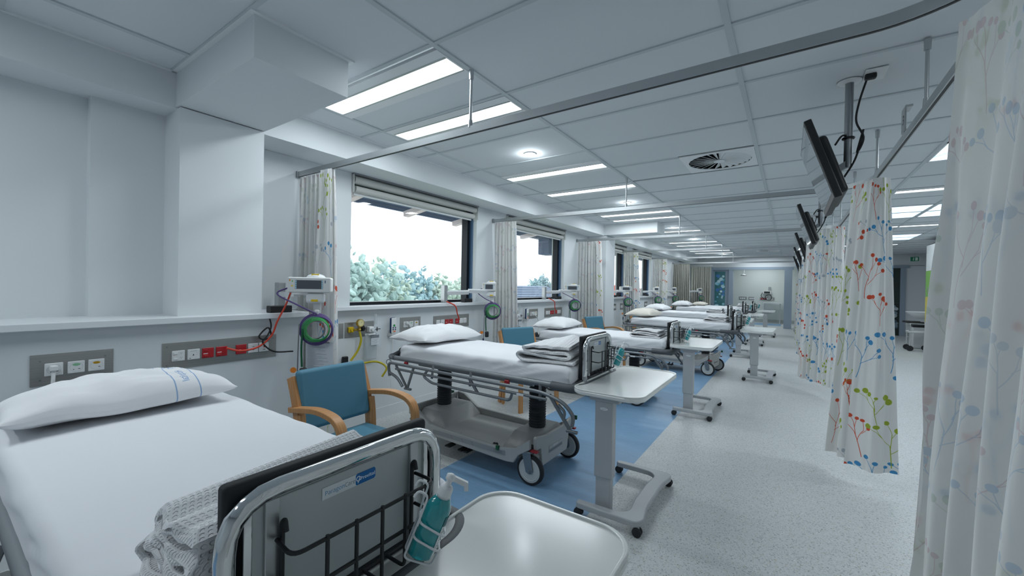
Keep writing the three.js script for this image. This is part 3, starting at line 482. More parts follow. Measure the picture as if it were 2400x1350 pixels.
function mattressGeo(x0, x1, hw, y0, y1, seed) {                         // fitted sheet: soft edges, drawn folds on the sides and at the corners
  const nx = 90, np = 36, L = x1 - x0, H = y1 - y0, P = [], I = [], U = [], r = 0.03;
  const prof = []; // from bottom near side over the top to the far side
  const side = 10, top = np - 2 * side;
  for (let j = 0; j <= side; j++) { const t = j / side; prof.push([1, t]); } for (let j = 1; j < top; j++) prof.push([1 - 2 * j / top, 2]); for (let j = side; j >= 0; j--) prof.push([-1, j / side]);
  for (let i = 0; i <= nx; i++) {
    const u = i / nx, x = x0 + L * u, end = Math.min(u, 1 - u) * L, cr = Math.max(0, 1 - end / 0.05), pinch = 0.03 * cr * cr;
    prof.forEach(([s, t], j) => {
      let y, z;
      if (t === 2) { z = s * (hw - r) * (1); y = y1 - pinch * 0.8 - 0.004 * Math.pow(Math.abs(s), 4); } else { const a = Math.min(1, Math.max(0, (t * H - (H - r)) / r)), ang = a * PI / 2; z = s * (hw - r + r * Math.cos(ang)); y = t * H < H - r ? y0 + t * H : y1 - r + r * Math.sin(ang) - 0.004 * a; y -= pinch * 0.8 * t; }
      z *= 1 - pinch * 0.9;
      if (t !== 2) { const k = Math.sin(t * PI) * 0.9 + 0.15; z += s * k * (0.006 * noise3(x * 3.2 - t * 1.3, s * 3 + seed, 1.5) + 0.005 * noise3(x * 9 - t * 3.5, s + seed, 4) * (0.3 + cr + (u > 0.62 ? 0.9 : 0))); y += 0.003 * noise3(x * 6, s, seed); } else y += 0.0015 * noise3(x * 2.5, z * 4, seed);
      P.push(x, y, z); U.push(x * 1, z + y);
    });
  }
  const m = prof.length; for (let i = 0; i < nx; i++) for (let j = 0; j + 1 < m; j++) { const a = i * m + j, b = a + 1, c = a + m, d = c + 1; I.push(a, c, b, b, c, d); }
  for (const [i, s] of [[0, 1], [nx, -1]]) { const o = P.length / 3; P.push(x0 + L * i / nx, (y0 + y1) / 2, 0); U.push(0, 0); for (let j = 0; j + 1 < m; j++) s > 0 ? I.push(o, i * m + j, i * m + j + 1) : I.push(o, i * m + j + 1, i * m + j); }
  for (let i = 0; i < nx; i++) { const a = i * m, b = (i + 1) * m; I.push(a, a + m - 1, b, b, a + m - 1, b + m - 1); }
  const g = new THREE.BufferGeometry(); g.setAttribute('position', new THREE.Float32BufferAttribute(P, 3)); g.setAttribute('uv', new THREE.Float32BufferAttribute(U, 2)); g.setIndex(I); g.computeVertexNormals(); return plain(g);
}
const stickerMat = decal(0.105, 0.02, 512, (x, w, h) => {
  x.fillStyle = '#dfe6e9'; x.fillRect(0, 0, w, h); x.fillStyle = '#1167ad'; x.beginPath(); x.roundRect(w * 0.6, 0, w * 0.4, h, h * 0.18); x.fill();
  x.textBaseline = 'middle'; x.font = `${h * 0.5}px sans-serif`; x.fillStyle = '#3f7fb0'; x.fillText('Paragon', w * 0.04, h * 0.52); const k = x.measureText('Paragon').width; x.fillStyle = '#6c7b86'; x.fillText('Care', w * 0.04 + k, h * 0.52);
  x.fillStyle = '#e8f1f8'; x.font = `bold ${h * 0.42}px sans-serif`; x.fillText('Provital', w * 0.69, h * 0.52); x.strokeStyle = '#e8f1f8'; x.lineWidth = h * 0.09; x.beginPath(); x.arc(w * 0.655, h * 0.46, h * 0.2, 0.4, 5.6); x.lineTo(w * 0.645, h * 0.85); x.stroke();
}, 0.35);
const skirtLabelMat = decal(0.78, 0.036, 1024, (x, w, h) => { x.fillStyle = '#94989a'; x.fillRect(0, 0, w, h); x.fillStyle = '#6d7173'; for (let i = 0; i < 4; i++) x.fillRect(w * 0.86, h * (0.16 + i * 0.19), w * (0.1 + 0.02 * (i % 2)), h * 0.09); x.strokeStyle = '#5f6365'; x.lineWidth = 3; for (const k of [0.27, 0.42, 0.56]) { x.beginPath(); x.moveTo(w * k, h * 0.25); x.lineTo(w * (k + 0.025), h * 0.25); x.moveTo(w * k + 8, h * 0.3); x.lineTo(w * (k + 0.02), h * 0.8); x.stroke(); x.fillStyle = '#b04a4e'; x.fillRect(w * (k + 0.02), h * 0.6, 8, 6); } });
const footLabelMat = decal(0.2, 0.05, 256, (x, w, h) => { x.fillStyle = '#b3b4b2'; x.fillRect(0, 0, w, h); x.fillStyle = '#8b8f91'; x.fillRect(0, h * 0.45, w, h * 0.5); x.fillStyle = '#6a6e70'; for (let i = 0; i < 16; i++) x.fillRect(8 + i * w * 0.058, h * 0.6, w * 0.04, h * 0.2); x.fillStyle = '#dfe2e2'; x.fillRect(w * 0.3, h * 0.08, w * 0.35, h * 0.07); x.fillRect(w * 0.3, h * 0.25, w * 0.35, h * 0.07); });

function makeBed(label) {
  const t = thing('hospital_bed', label, 'hospital bed');
  // castors
  for (const x of [-0.60, 0.445]) for (const s of [1, -1]) {
    const c = new THREE.Group(); c.name = 'castor'; c.position.set(x, 0, s * 0.262); t.add(c);
    part(c, 'tyre', rotated(lathe([[0.078, -0.016], [0.09, -0.018], [0.096, -0.01], [0.097, 0], [0.096, 0.01], [0.09, 0.018], [0.078, 0.016]], 0, 0, 0, 40), PI / 2, 0, 0).translate(0, 0.097, 0), M.rubber);
    part(c, 'disc', [disc(0.08, 0.03, 'z', 0, 0.097, 0, 36), rotated(lathe([[0.062, 0.0], [0.066, 0.003], [0.07, 0]], 0, 0, 0, 32), PI / 2, 0, 0).translate(0, 0.097, 0.015), rotated(lathe([[0.062, 0.0], [0.066, 0.003], [0.07, 0]], 0, 0, 0, 32), PI / 2, 0, 0).translate(0, 0.097, -0.018)], M.wheelDisc);
    const fork = []; for (const q of [1, -1]) fork.push(plate([[-0.055, 0.215], [0.01, 0.215], [0.03, 0.10], [0.02, 0.082], [0.0, 0.078], [-0.02, 0.086]], 0.006, 0.0015).translate(0, 0, q * 0.024), disc(0.008, 0.008, 'z', 0.005, 0.095, q * 0.03, 12));
    part(c, 'fork', [...fork, rbox(0.075, 0.018, 0.06, 0.006, -0.022, 0.212, 0), cyl(0.018, 0.018, 0.05, -0.03, 0.235, 0)], M.aluDark);
    part(c, 'brake_pedal', [rbox(0.05, 0.014, 0.03, 0.005, 0.035, 0.225, s * 0.012), rbox(0.03, 0.012, 0.012, 0.004, 0.01, 0.22, s * 0.012)], M.red, 'red brake pedal');
  }
  // moulded base tray
  const base = new THREE.Group(); base.name = 'base_tray'; t.add(base);
  const skirt = [[-0.665, 0.20], [-0.60, 0.25], [-0.665, 0.30], [-0.64, 0.315], [-0.56, 0.30], [-0.42, 0.225], [0.20, 0.20], [0.36, 0.22], [0.46, 0.30], [0.475, 0.31], [0.475, 0.26], [0.40, 0.19], [0.34, 0.125], [0.28, 0.118], [-0.36, 0.135], [-0.50, 0.175]];
  part(base, 'tray_floor', [span(-0.44, 0.36, 0.155, 0.165, -0.27, 0.27)], M.abs);
  for (const s of [1, -1]) {
    part(base, 'side_skirt', plate([[-0.66, 0.315], [-0.585, 0.305], [-0.43, 0.215], [0.22, 0.200], [0.35, 0.225], [0.455, 0.30], [0.455, 0.235], [0.37, 0.18], [0.335, 0.125], [0.27, 0.118], [-0.36, 0.138], [-0.47, 0.17], [-0.52, 0.23], [-0.66, 0.255]], 0.03, 0.006).translate(0, 0, s * 0.285), M.abs);
    part(base, 'label_strip', moved(rotated(panel(0.66, 0.03, 0.002), 0, s > 0 ? 0 : PI, 0), -0.06, 0.172, s * 0.3012), skirtLabelMat);
  }
  const frustum = (x0, x1, w, y0, y1, k) => { const g = new THREE.CylinderGeometry(0.5 * k, 0.5, y1 - y0, 4, 1).rotateY(PI / 4).scale((x1 - x0) * 1.414, 1, w * 1.414); return uvBox(g.translate((x0 + x1) / 2, (y0 + y1) / 2, 0)); };
  part(base, 'column_housing', [frustum(-0.66, -0.38, 0.54, 0.16, 0.285, 0.66)], M.abs); part(base, 'column_housing', [frustum(0.2, 0.47, 0.54, 0.16, 0.285, 0.6)], M.abs);
  part(base, 'end_panel', [rotated(plate([[-0.27, 0.30], [-0.255, 0.312], [-0.12, 0.288], [0.12, 0.288], [0.255, 0.312], [0.27, 0.30], [0.262, 0.225], [0.20, 0.222], [0.185, 0.13], [0.17, 0.10], [-0.17, 0.10], [-0.185, 0.13], [-0.20, 0.222], [-0.262, 0.225]], 0.022, 0.005), 0, PI / 2, 0).translate(0.475, 0, 0)], M.abs);
  part(base, 'end_panel', [rotated(plate([[-0.27, 0.31], [0.27, 0.31], [0.262, 0.22], [0.185, 0.15], [-0.185, 0.15], [-0.262, 0.22]], 0.022, 0.005), 0, PI / 2, 0).translate(-0.665, 0, 0)], M.abs);
  part(base, 'label_plate', moved(rotated(panel(0.19, 0.045, 0.002), 0, PI / 2, 0), 0.4872, 0.18, 0.0), footLabelMat);
  part(base, 'strap_clip', [ball(0.012, -0.19, 0.178, 0.24), ball(0.012, -0.175, 0.178, 0.235), cyl(0.012, 0.016, 0.018, -0.18, 0.17, 0.24)], M.black); part(base, 'strap_clip', [ball(0.012, 0.16, 0.198, 0.27), ball(0.012, 0.175, 0.198, 0.265), cyl(0.012, 0.016, 0.016, 0.17, 0.188, 0.27)], M.black);
  for (const [x, z] of [[0.21, 0.302], [0.50, -0.28], [-0.70, -0.25], [-0.74, 0.2]]) part(base, 'green_block', [rbox(0.024, 0.03, 0.016, 0.003, x, 0.195 + (z < 0 ? 0.11 : z > 0.3 ? 0 : 0.07), z)], M.greenDark, 'small green locking block');
  for (const [x, w] of [[-0.26, 0.05], [-0.14, 0.04], [-0.09, 0.04]]) part(base, 'foot_pedal', [rbox(w, 0.012, 0.07, 0.004, x, 0.085, 0.25), bar([x, 0.085, 0.23], [x, 0.13, 0.16], 0.012, 0.012)], M.black);
  part(base, 'chassis_beam', [span(-0.5, 0.38, 0.128, 0.156, -0.05, 0.05), span(-0.62, -0.58, 0.205, 0.235, -0.27, 0.27), span(0.41, 0.45, 0.205, 0.235, -0.27, 0.27)], M.black);
  for (const x of [-0.565, 0.335]) {
    const pr = [[0.0, 0.272]]; for (let i = 0; i <= 22; i++) { const y = 0.272 + i * (0.4 / 22); pr.push([0.050, y], [0.061, y + 0.006], [0.061, y + 0.010]); } pr.push([0.05, 0.68], [0, 0.68]);
    part(t, 'lift_column', lathe(pr, x, 0, 0, 28), M.bellows, 'ribbed black rubber bellows');
  }
  // platform
  part(t, 'bed_frame', [pipe([[-0.86, 0.692, 0.322], [0.74, 0.692, 0.322]], 0.019), pipe([[-0.86, 0.692, -0.322], [0.74, 0.692, -0.322]], 0.019), span(-0.74, 0.72, 0.668, 0.69, -0.3, 0.3), span(-0.64, -0.49, 0.63, 0.67, -0.1, 0.1), span(0.26, 0.41, 0.63, 0.67, -0.1, 0.1), pipe([[-0.6, 0.655, 0.25], [0.45, 0.655, 0.25]], 0.014), pipe([[-0.6, 0.655, -0.25], [0.45, 0.655, -0.25]], 0.014)], M.frameGrey);
  part(t, 'foot_bumper', [pipe([[0.62, 0.688, 0.322], [0.76, 0.688, 0.326], [0.805, 0.688, 0.26], [0.805, 0.688, -0.26], [0.76, 0.688, -0.326], [0.62, 0.688, -0.322]], 0.027, 0.07, 12), rbox(0.07, 0.05, 0.5, 0.012, 0.77, 0.672, 0)], M.bumper, 'dark grey rubber corner bumper');
  part(t, 'head_bumper', [pipe([[-0.80, 0.692, 0.322], [-0.885, 0.695, 0.315], [-0.885, 0.695, -0.315], [-0.80, 0.692, -0.322]], 0.02, 0.05, 10), pipe([[-0.875, 0.70, 0.30], [-0.85, 0.735, 0.22]], 0.012), ball(0.022, -0.85, 0.735, 0.22), pipe([[-0.875, 0.70, -0.30], [-0.85, 0.735, -0.22]], 0.012), ball(0.022, -0.85, 0.735, -0.22)], M.bumper);
  part(t, 'pole_ring', [moved(rotated(new THREE.TorusGeometry(0.022, 0.003, 8, 20), 0, 0.4, 0), -0.87, 0.65, 0.33)], M.aluDark);
  for (const x of [-0.66, 0.30]) part(t, 'release_handle', rbox(0.035, 0.03, 0.02, 0.006, x, 0.662, 0.335), M.red, 'dark red release handle');
  part(t, 'mattress', mattressGeo(-0.755, 0.735, 0.322, 0.70, 0.808, 3), M.linen, 'mattress in a white fitted sheet');
  // lowered side rails
  for (const s of [1, -1]) {
    const z = s * 0.385, R = [];
    R.push(pipe([[-0.79, 0.56, z], [-0.815, 0.665, z], [0.60, 0.655, z], [0.74, 0.615, z], [0.80, 0.55, z], [0.79, 0.49, z]], 0.0115, 0.07), pipe([[-0.72, 0.625, z], [0.62, 0.617, z]], 0.0095), pipe([[-0.37, 0.66, z], [-0.42, 0.61, z], [-0.33, 0.572, z], [0.36, 0.566, z], [0.375, 0.615, z]], 0.0095, 0.03));
    R.push(pipe([[-0.79, 0.585, z], [-0.70, 0.56, z], [-0.64, 0.50, z]], 0.011, 0.04), bar([-0.72, 0.655, z], [-0.59, 0.495, z], 0.018, 0.009), bar([-0.52, 0.66, z], [-0.585, 0.495, z], 0.018, 0.009), rbox(0.07, 0.016, 0.02, 0.004, -0.58, 0.49, z));
    R.push(bar([0.64, 0.65, z], [0.78, 0.465, z], 0.02, 0.009), pipe([[0.70, 0.60, z], [0.745, 0.565, z], [0.735, 0.52, z]], 0.009, 0.02), rbox(0.07, 0.016, 0.02, 0.004, 0.79, 0.462, z));
    for (const [x0, x1] of [[0.02, 0.10]]) R.push(bar([x0, 0.66, z], [x1, 0.568, z], 0.02, 0.008));
    for (const x of [-0.36, 0.0, 0.55]) R.push(bar([x, 0.69, s * 0.34], [x + 0.02, 0.60, z - s * 0.012], 0.016, 0.008));
    part(t, 'side_rail', R, M.railGrey, 'folded-down grey tubular side rail');
    part(t, 'rail_tag', rbox(0.05, 0.014, 0.003, 0.001, 0.44, 0.618, z + s * 0.011), M.white);
  }
  // footboard
  const fb = new THREE.Group(); fb.name = 'footboard'; t.add(fb);
  part(fb, 'chrome_frame', [pipe([[0.78, 0.70, 0.205], [0.78, 0.968, 0.205], [0.78, 0.968, -0.205], [0.78, 0.70, -0.205]], 0.0145, 0.075, 14)], M.chrome);
  part(fb, 'panel', rbox(0.012, 0.195, 0.345, 0.003, 0.772, 0.852, 0), M.panelGrey);
  part(fb, 'mounting_strip', [rbox(0.008, 0.215, 0.022, 0.002, 0.781, 0.845, 0.142)], M.alu); part(fb, 'mounting_strip', [rbox(0.008, 0.215, 0.022, 0.002, 0.781, 0.845, -0.142)], M.alu); part(fb, 'mounting_strip', [rbox(0.008, 0.23, 0.012, 0.002, 0.78, 0.845, 0.176), rbox(0.008, 0.23, 0.012, 0.002, 0.78, 0.845, -0.176)], M.chrome);
  part(fb, 'black_pad', rbox(0.024, 0.265, 0.40, 0.008, 0.748, 0.852, 0), M.rubber, 'black padded board facing the mattress');
  part(fb, 'foot_plate', [rbox(0.016, 0.06, 0.03, 0.003, 0.785, 0.72, 0.205), rbox(0.016, 0.06, 0.03, 0.003, 0.785, 0.72, -0.205), disc(0.007, 0.022, 'x', 0.785, 0.735, 0.205, 12), disc(0.007, 0.022, 'x', 0.785, 0.71, 0.205, 12)], M.alu);
  part(fb, 'maker_sticker', moved(rotated(panel(0.108, 0.0205, 0.001), 0, PI / 2, 0), 0.7788, 0.924, 0.005), stickerMat);
  return t;
}
// wire document basket, bottle holder and bottle of the footboard (same local frame as the bed)
function makeBasket() {
  const t = thing('document_basket', '', 'wire basket'), r = 0.0034, w = [], xb = 0.791, xf = 0.843, zs = 0.143;
  for (const s of [1, -1]) { part(t, 'hook_wire', pipe([[xb + 0.012, 0.905, s * 0.131], [xb + 0.008, 0.922, s * 0.131], [xb, 0.915, s * 0.131], [xb, 0.752, s * 0.131]], r * 1.25, 0.008), M.black); }
  for (const y of [0.888, 0.825]) part(t, 'rim_wire', pipe([[xb, y + 0.004, zs - 0.004], [xf, y, zs], [xf, y, -zs], [xb, y + 0.004, -zs + 0.004]], r, 0.02), M.black);
  part(t, 'rim_wire', pipe([[xb, 0.757, 0.131], [xb, 0.757, -0.131]], r, 0.01), M.black);
  for (let i = 0; i < 5; i++) { const z = 0.088 - i * 0.052; part(t, 'upright_wire', pipe([[xf + 0.001, 0.893, z], [xf + 0.001, 0.757, z], [xb, 0.757, z]], r, 0.012), M.black); }
  return t;
}
const gelLabelMat = decal(0.11, 0.1, 256, (x, w, h) => { x.fillStyle = '#e6ecec'; x.fillRect(0, 0, w, h); x.fillStyle = '#3b6f78'; x.fillRect(0, 0, w, h * 0.28); x.fillStyle = '#8fa3a8'; for (let i = 0; i < 7; i++) x.fillRect(w * 0.1, h * (0.36 + i * 0.085), w * (0.5 + 0.3 * ((i * 7) % 3) / 2), h * 0.03); }, 0.4);
const BOTTLE = { pos: [0.874, 0.785, -0.075], lean: 0.38 };
function placeLeaning(o) { o.rotation.order = 'YXZ'; }
function makeBottle() {
  const t = thing('sanitiser_bottle', '', 'bottle'), s = (g) => plain(g.scale(1, 1, 0.78));
  part(t, 'gel_body', s(lathe([[0, 0.001], [0.018, 0], [0.0235, 0.004], [0.0245, 0.03], [0.0245, 0.085], [0.0225, 0.1], [0.016, 0.111], [0.0115, 0.116], [0, 0.116]], 0, 0, 0, 28)), M.teal, 'clear bottle of teal hand gel');
  const lab = new THREE.CylinderGeometry(0.0252, 0.0252, 0.062, 20, 1, true, PI * 0.25, PI * 0.62).scale(1, 1, 0.79).translate(0, 0.055, 0); part(t, 'bottle_label', plain(lab), gelLabelMat);
  part(t, 'pump', [lathe([[0, 0.114], [0.0125, 0.114], [0.0135, 0.12], [0.013, 0.132], [0.0105, 0.136], [0.0055, 0.137], [0.0055, 0.147], [0.009, 0.148], [0.009, 0.156], [0.004, 0.159], [0, 0.159]], 0, 0, 0, 20), bar([0, 0.153, 0], [0.034, 0.149, 0], 0.009, 0.008), bar([0.031, 0.152, 0], [0.037, 0.138, 0], 0.0075, 0.0075)], M.white, 'white pump head');
  return t;
}
function makeHolder() {
  const t = thing('bottle_holder', '', 'wire holder'), r = 0.0022, ring = (y) => pipe([[-0.026, y, -0.02], [-0.026, y, 0.022], [0.028, y - 0.012, 0.022], [0.028, y - 0.012, -0.022], [-0.026, y, -0.022]], r, 0.012, 6);
  part(t, 'loop_wire', ring(0.04), M.white); part(t, 'loop_wire', ring(0.068), M.white);
  part(t, 'cradle_wire', pipe([[-0.027, 0.07, 0.012], [-0.027, 0.0, 0.012], [-0.02, -0.004, 0.012], [0.026, -0.004, 0.012], [0.029, 0.03, 0.012]], r, 0.01, 6), M.white); part(t, 'cradle_wire', pipe([[-0.027, 0.07, -0.012], [-0.027, 0.0, -0.012], [-0.02, -0.004, -0.012], [0.026, -0.004, -0.012], [0.029, 0.03, -0.012]], r, 0.01, 6), M.white);
  for (const z of [0.018, -0.018]) part(t, 'hook_wire', pipe([[-0.027, 0.06, z], [-0.030, 0.118, z * 1.2], [-0.05, 0.121, z * 1.2], [-0.053, 0.108, z * 1.2]], r, 0.008, 6), M.white);
  return t;
}
function makeBlanket(kind) {
  const t = 0.017, seed = kind, P = [[0.20, 0.010], [0.06, 0.010], [-0.09, 0.010], [-0.15, 0.014], [-0.172, 0.034], [-0.15, 0.055], [-0.05, 0.045], [0.06, 0.034], [0.16, 0.032], [0.178, 0.043], [0.16, 0.056], [0.06, 0.056], [-0.06, 0.066], [-0.12, 0.075], [-0.135, 0.088], [-0.11, 0.098], [-0.02, 0.09], [0.08, 0.084], [0.17, 0.086]];
  const g = band(P, t, 0.40, { n: 90, bevel: 0.006 }), p = g.attributes.position;
  for (let i = 0; i < p.count; i++) { const x = p.getX(i), y = p.getY(i), z = p.getZ(i), k = y / 0.1; p.setXYZ(i, x + 0.02 * noise3(y * 9, z * 3, seed) * k + (kind === 0 ? 0.05 * k * Math.max(0, z - 0.02) : 0), y * (1 + 0.22 * noise3(x * 4, z * 3.5, seed + 2)) + 0.012 * k * noise3(x * 9, z * 7, seed + 4) + (kind === 1 ? 0.05 * k * Math.exp(-((x - 0.08) ** 2) / 0.01) * (0.4 + 0.6 * Math.max(0, -z * 4)) : 0), z * (1 - 0.12 * k + 0.05 * noise3(x * 7, y * 20, seed + 6))); }
  g.computeVertexNormals(); return g;
}
// [x offset, centre z, height offset, turn, pillow]
const BEDS = [
  { x: -1.432, z: -0.454, h: -0.012, turn: 0, who: 'nearest hospital bed, its footboard and sheet filling the foreground' },
  { x: -1.80, z: -2.50, h: -0.012, turn: 0, who: 'second hospital bed, seen whole behind the blue armchair, wheels on blue vinyl' },
  { x: -1.80, z: -4.68, h: -0.065, turn: 0, who: 'third hospital bed, standing under the second window' },
  { x: -1.395, z: -6.95, h: -0.012, turn: -0.12, who: 'fourth hospital bed, pulled farther into the aisle than the third' },
  { x: -1.76, z: -9.30, h: -0.012, turn: 0, who: 'fifth hospital bed, partly hidden behind the fourth mattress' },
  { x: -1.68, z: -11.45, h: 0.02, turn: 0, who: 'sixth hospital bed, in front of the far beige curtains' },
  { x: -1.62, z: -13.6, h: -0.02, turn: 0, who: 'farthest hospital bed, with the cream pillow before the dotted glass door' },
];
const protoBed = makeBed(BEDS[0].who), protoBasket = makeBasket(), protoBottle = makeBottle(), protoHolder = makeHolder();
const blanketGeo = [makeBlanket(0), makeBlanket(1), makeBlanket(2)];
const pillowText = canvasTex(512, 512, (x, w, h) => { x.fillStyle = '#f4f5f7'; x.fillRect(0, 0, w, h); x.strokeStyle = '#8fb0da'; x.lineWidth = 3; for (const k of [0.2, 0.32]) { x.beginPath(); x.moveTo(0, h * (1 - k)); x.lineTo(w, h * (1 - k)); x.stroke(); } x.fillStyle = '#6f9bd2'; x.font = `italic ${h * 0.05}px sans-serif`; x.textBaseline = 'middle'; x.save(); x.translate(w / 2, h * 0.74); x.scale(1.25, 1); x.textAlign = 'center'; x.fillText('Property', -w * 0.08, 0); x.fillText('Hospital', w * 0.25, 0); x.restore(); }, { wrap: false });
const bedObjects = BEDS.map((b, i) => (i ? copy(protoBed, [0, 0, 0], 0, b.who) : protoBed));
BEDS.forEach((b, i) => {
  const bed = bedObjects[i];
  bed.userData.group = 'hospital beds along the window wall';
  bed.position.set(b.x, 0, b.z); bed.rotation.y = b.turn;
  // height of the lifting platform
  if (b.h) for (const c of [...bed.children]) if (!['castor', 'base_tray', 'lift_column'].includes(c.name)) c.position.y += b.h;
  const at = (x, y, z) => V(x, y + b.h, z).applyAxisAngle(V(0, 1, 0), b.turn).add(V(b.x, 0, b.z)), N = ORD[i];
  const bk = i ? copy(protoBasket, [0, 0, 0], 0, '') : protoBasket; bk.position.copy(at(0, 0, 0)); bk.rotation.y = b.turn;
  bk.userData.label = `black wire document basket hooked on the footboard of the ${N} bed`; bk.userData.group = 'baskets on the footboards';
  const bt = i ? copy(protoBottle, [0, 0, 0], 0, '') : protoBottle, ho = i ? copy(protoHolder, [0, 0, 0], 0, '') : protoHolder;
  for (const o of [bt, ho]) { o.position.copy(at(...BOTTLE.pos)); o.rotation.set(0, b.turn + 0.78, -BOTTLE.lean, 'YXZ'); }
  bt.userData.label = `teal hand gel bottle with white pump, leaning at the footboard of the ${N} bed`; bt.userData.group = 'hand gel bottles on the footboards';
  ho.userData.label = `white wire holder round the gel bottle of the ${N} bed`; ho.userData.group = 'wire bottle holders';
  // pillow
  const dims = i === 0 ? [0.175, 0.305, 0.075] : i === 6 ? [0.2, 0.29, 0.06] : [0.215, 0.325, 0.078];
  const pm = i === 0 ? std('#ffffff', 0.85, 0, { map: pillowText, bumpMap: weaveTex, bumpScale: 0.0002 }) : i === 6 || i === 3 ? M.cream : M.pillow;
  const p = solo('pillow', ['plump white pillow with a blue printed band on the nearest bed', 'smooth white pillow puffed up on the second bed', 'white pillow with pointed corners on the third bed', 'cream pillow on the fourth bed', 'white pillow on the fifth bed, just behind the cream one', 'white pillow on the sixth bed, before the beige curtain', 'flat cream pillow on the farthest bed'][i], 'pillow', pillowGeo(dims[0], dims[1], dims[2], i * 3 + 1), pm, 'pillows on the beds');
  p.position.copy(at(i === 0 ? -0.575 : -0.66, 0.811, i === 0 ? 0.02 : 0.0)); p.rotation.set(0, b.turn + [0.02, -0.04, 0.1, 0.06, -0.05, 0.03, 0][i], i === 0 ? 0.06 : 0.03);
  // blanket
  if (i !== 5) {
    const bl = shadows(new THREE.Mesh(blanketGeo[i % 3], M.blanket)); bl.name = numbered('folded_blanket'); scene.add(bl);
    bl.userData = { label: [`folded white cellular blanket at the foot of the nearest bed, behind the chrome frame`, 'thick folded white blanket heaped against the second footboard', 'neatly folded white blanket at the foot of the third bed', 'white blanket drooping over the foot corner of the fourth bed', 'small white folded blanket at the foot of the fifth bed', '', 'white folded blanket at the foot of the farthest bed'][i], category: 'blanket', group: 'folded blankets' };
    bl.position.copy(at(i === 0 ? 0.515 : 0.50, 0.809, i === 1 ? 0.10 : i === 0 ? 0.02 : 0.06)); bl.rotation.y = b.turn + (i === 1 ? 0.18 : 0.03); if (i > 1) bl.scale.set(0.85, 0.8, 0.95); if (i === 0) { bl.scale.set(0.52, 1.05, 1.1); bl.position.copy(at(0.63, 0.809, 0.03)); }
  }
});

// ================================================================ OVERBED TABLES
const tableLogo = decal(0.05, 0.02, 128, (x, w, h) => { x.fillStyle = '#b4b8bb'; x.fillRect(0, 0, w, h); x.fillStyle = '#e8ecee'; x.beginPath(); x.ellipse(w / 2, h / 2, w * 0.48, h * 0.42, 0, 0, 2 * PI); x.fill(); x.strokeStyle = '#3b5c80'; x.lineWidth = 4; x.beginPath(); x.moveTo(w * 0.2, h * 0.35); x.lineTo(w * 0.35, h * 0.7); x.quadraticCurveTo(w * 0.5, h * 0.3, w * 0.85, h * 0.5); x.stroke(); });
function makeTable() {
  const t = thing('overbed_table', '', 'overbed table');
  const top = roundRect(0.40, 0.86, 0.085, 8, -0.03, -0.10); // x, z outline
  for (const p of top) { const bx = p[0] + 0.03, bz = p[1] + 0.10; p[0] += Math.sign(bx) * 0.012 * (1 - (bz / 0.43) ** 2); p[1] = -p[1] - 0.20 + 0; }
  const flat = (o, d, bev, y) => { const g = plate(o.map(([x, z]) => [x, -z]), d, bev); return rotated(g, -PI / 2, 0, 0).translate(0, y, 0); };
  const o2 = top.map(([x, z]) => [x, z]), inner = o2.map(([x, z]) => [-0.03 + (x + 0.03) * 0.955, -0.10 + (z + 0.10) * 0.978]);
  part(t, 'tabletop', [flat(o2, 0.026, 0.008, 0.687)], M.tabletop); part(t, 'raised_rim', [rotated(plate(o2.map(([x, z]) => [x, -z]), 0.008, 0.0025, [inner.map(([x, z]) => [x, -z])]), -PI / 2, 0, 0).translate(0, 0.7015, 0)], M.tabletop);
  part(t, 'support_arm', [rbox(0.05, 0.028, 0.55, 0.006, -0.03, 0.66, 0.0), rbox(0.17, 0.03, 0.1, 0.006, -0.04, 0.661, 0.24)], M.tableGrey);
  part(t, 'height_lever', [pipe([[0.06, 0.655, 0.20], [0.08, 0.648, 0.05], [0.08, 0.648, 0.0]], 0.006)], M.aluDark);
  part(t, 'outer_column', [rbox(0.103, 0.43, 0.062, 0.008, -0.047, 0.435, 0.245)], M.tableGrey);
  part(t, 'inner_column', [rbox(0.086, 0.2, 0.05, 0.006, -0.047, 0.135, 0.245)], M.tableGrey);
  part(t, 'logo_sticker', moved(panel(0.046, 0.018, 0.001), -0.045, 0.605, 0.2768), tableLogo);
  const B = [[-0.175, 0.30], [-0.175, 0.345], [0.165, 0.345], [0.19, 0.30], [0.165, 0.16], [0.165, -0.16], [0.19, -0.31], [0.165, -0.345], [-0.175, -0.345], [-0.175, -0.30], [0.06, -0.295], [0.10, -0.25], [0.085, -0.12], [0.085, 0.12], [0.10, 0.25], [0.06, 0.295]];
  const bo = rounded(B.concat([B[0]]).map(([x, z]) => V(x, z, 0)), 0.035, 4).map((p) => [p.x, p.y]); bo.pop();
  part(t, 'base_frame', [rotated(plate(bo.map(([x, z]) => [x, -z]), 0.032, 0.006), -PI / 2, 0, 0).translate(0, 0.064, 0)], M.tableGrey);
  for (const [x, z] of [[-0.162, 0.325], [0.165, 0.325], [0.165, -0.33], [-0.162, -0.33]]) {
    const c = new THREE.Group(); c.name = 'castor'; c.position.set(x, 0, z); t.add(c);
    part(c, 'wheel', [rotated(lathe([[0, -0.009], [0.018, -0.009], [0.0235, -0.005], [0.024, 0], [0.0235, 0.005], [0.018, 0.009], [0, 0.009]], 0, 0, 0, 24), PI / 2, 0, 0).translate(0, 0.024, 0.011), rotated(lathe([[0, -0.009], [0.018, -0.009], [0.0235, -0.005], [0.024, 0], [0.0235, 0.005], [0.018, 0.009], [0, 0.009]], 0, 0, 0, 24), PI / 2, 0, 0).translate(0, 0.024, -0.011)], M.rubber);
    part(c, 'hub', [rbox(0.03, 0.03, 0.012, 0.005, -0.004, 0.036, 0)], M.alu);
  }
  return t;
}
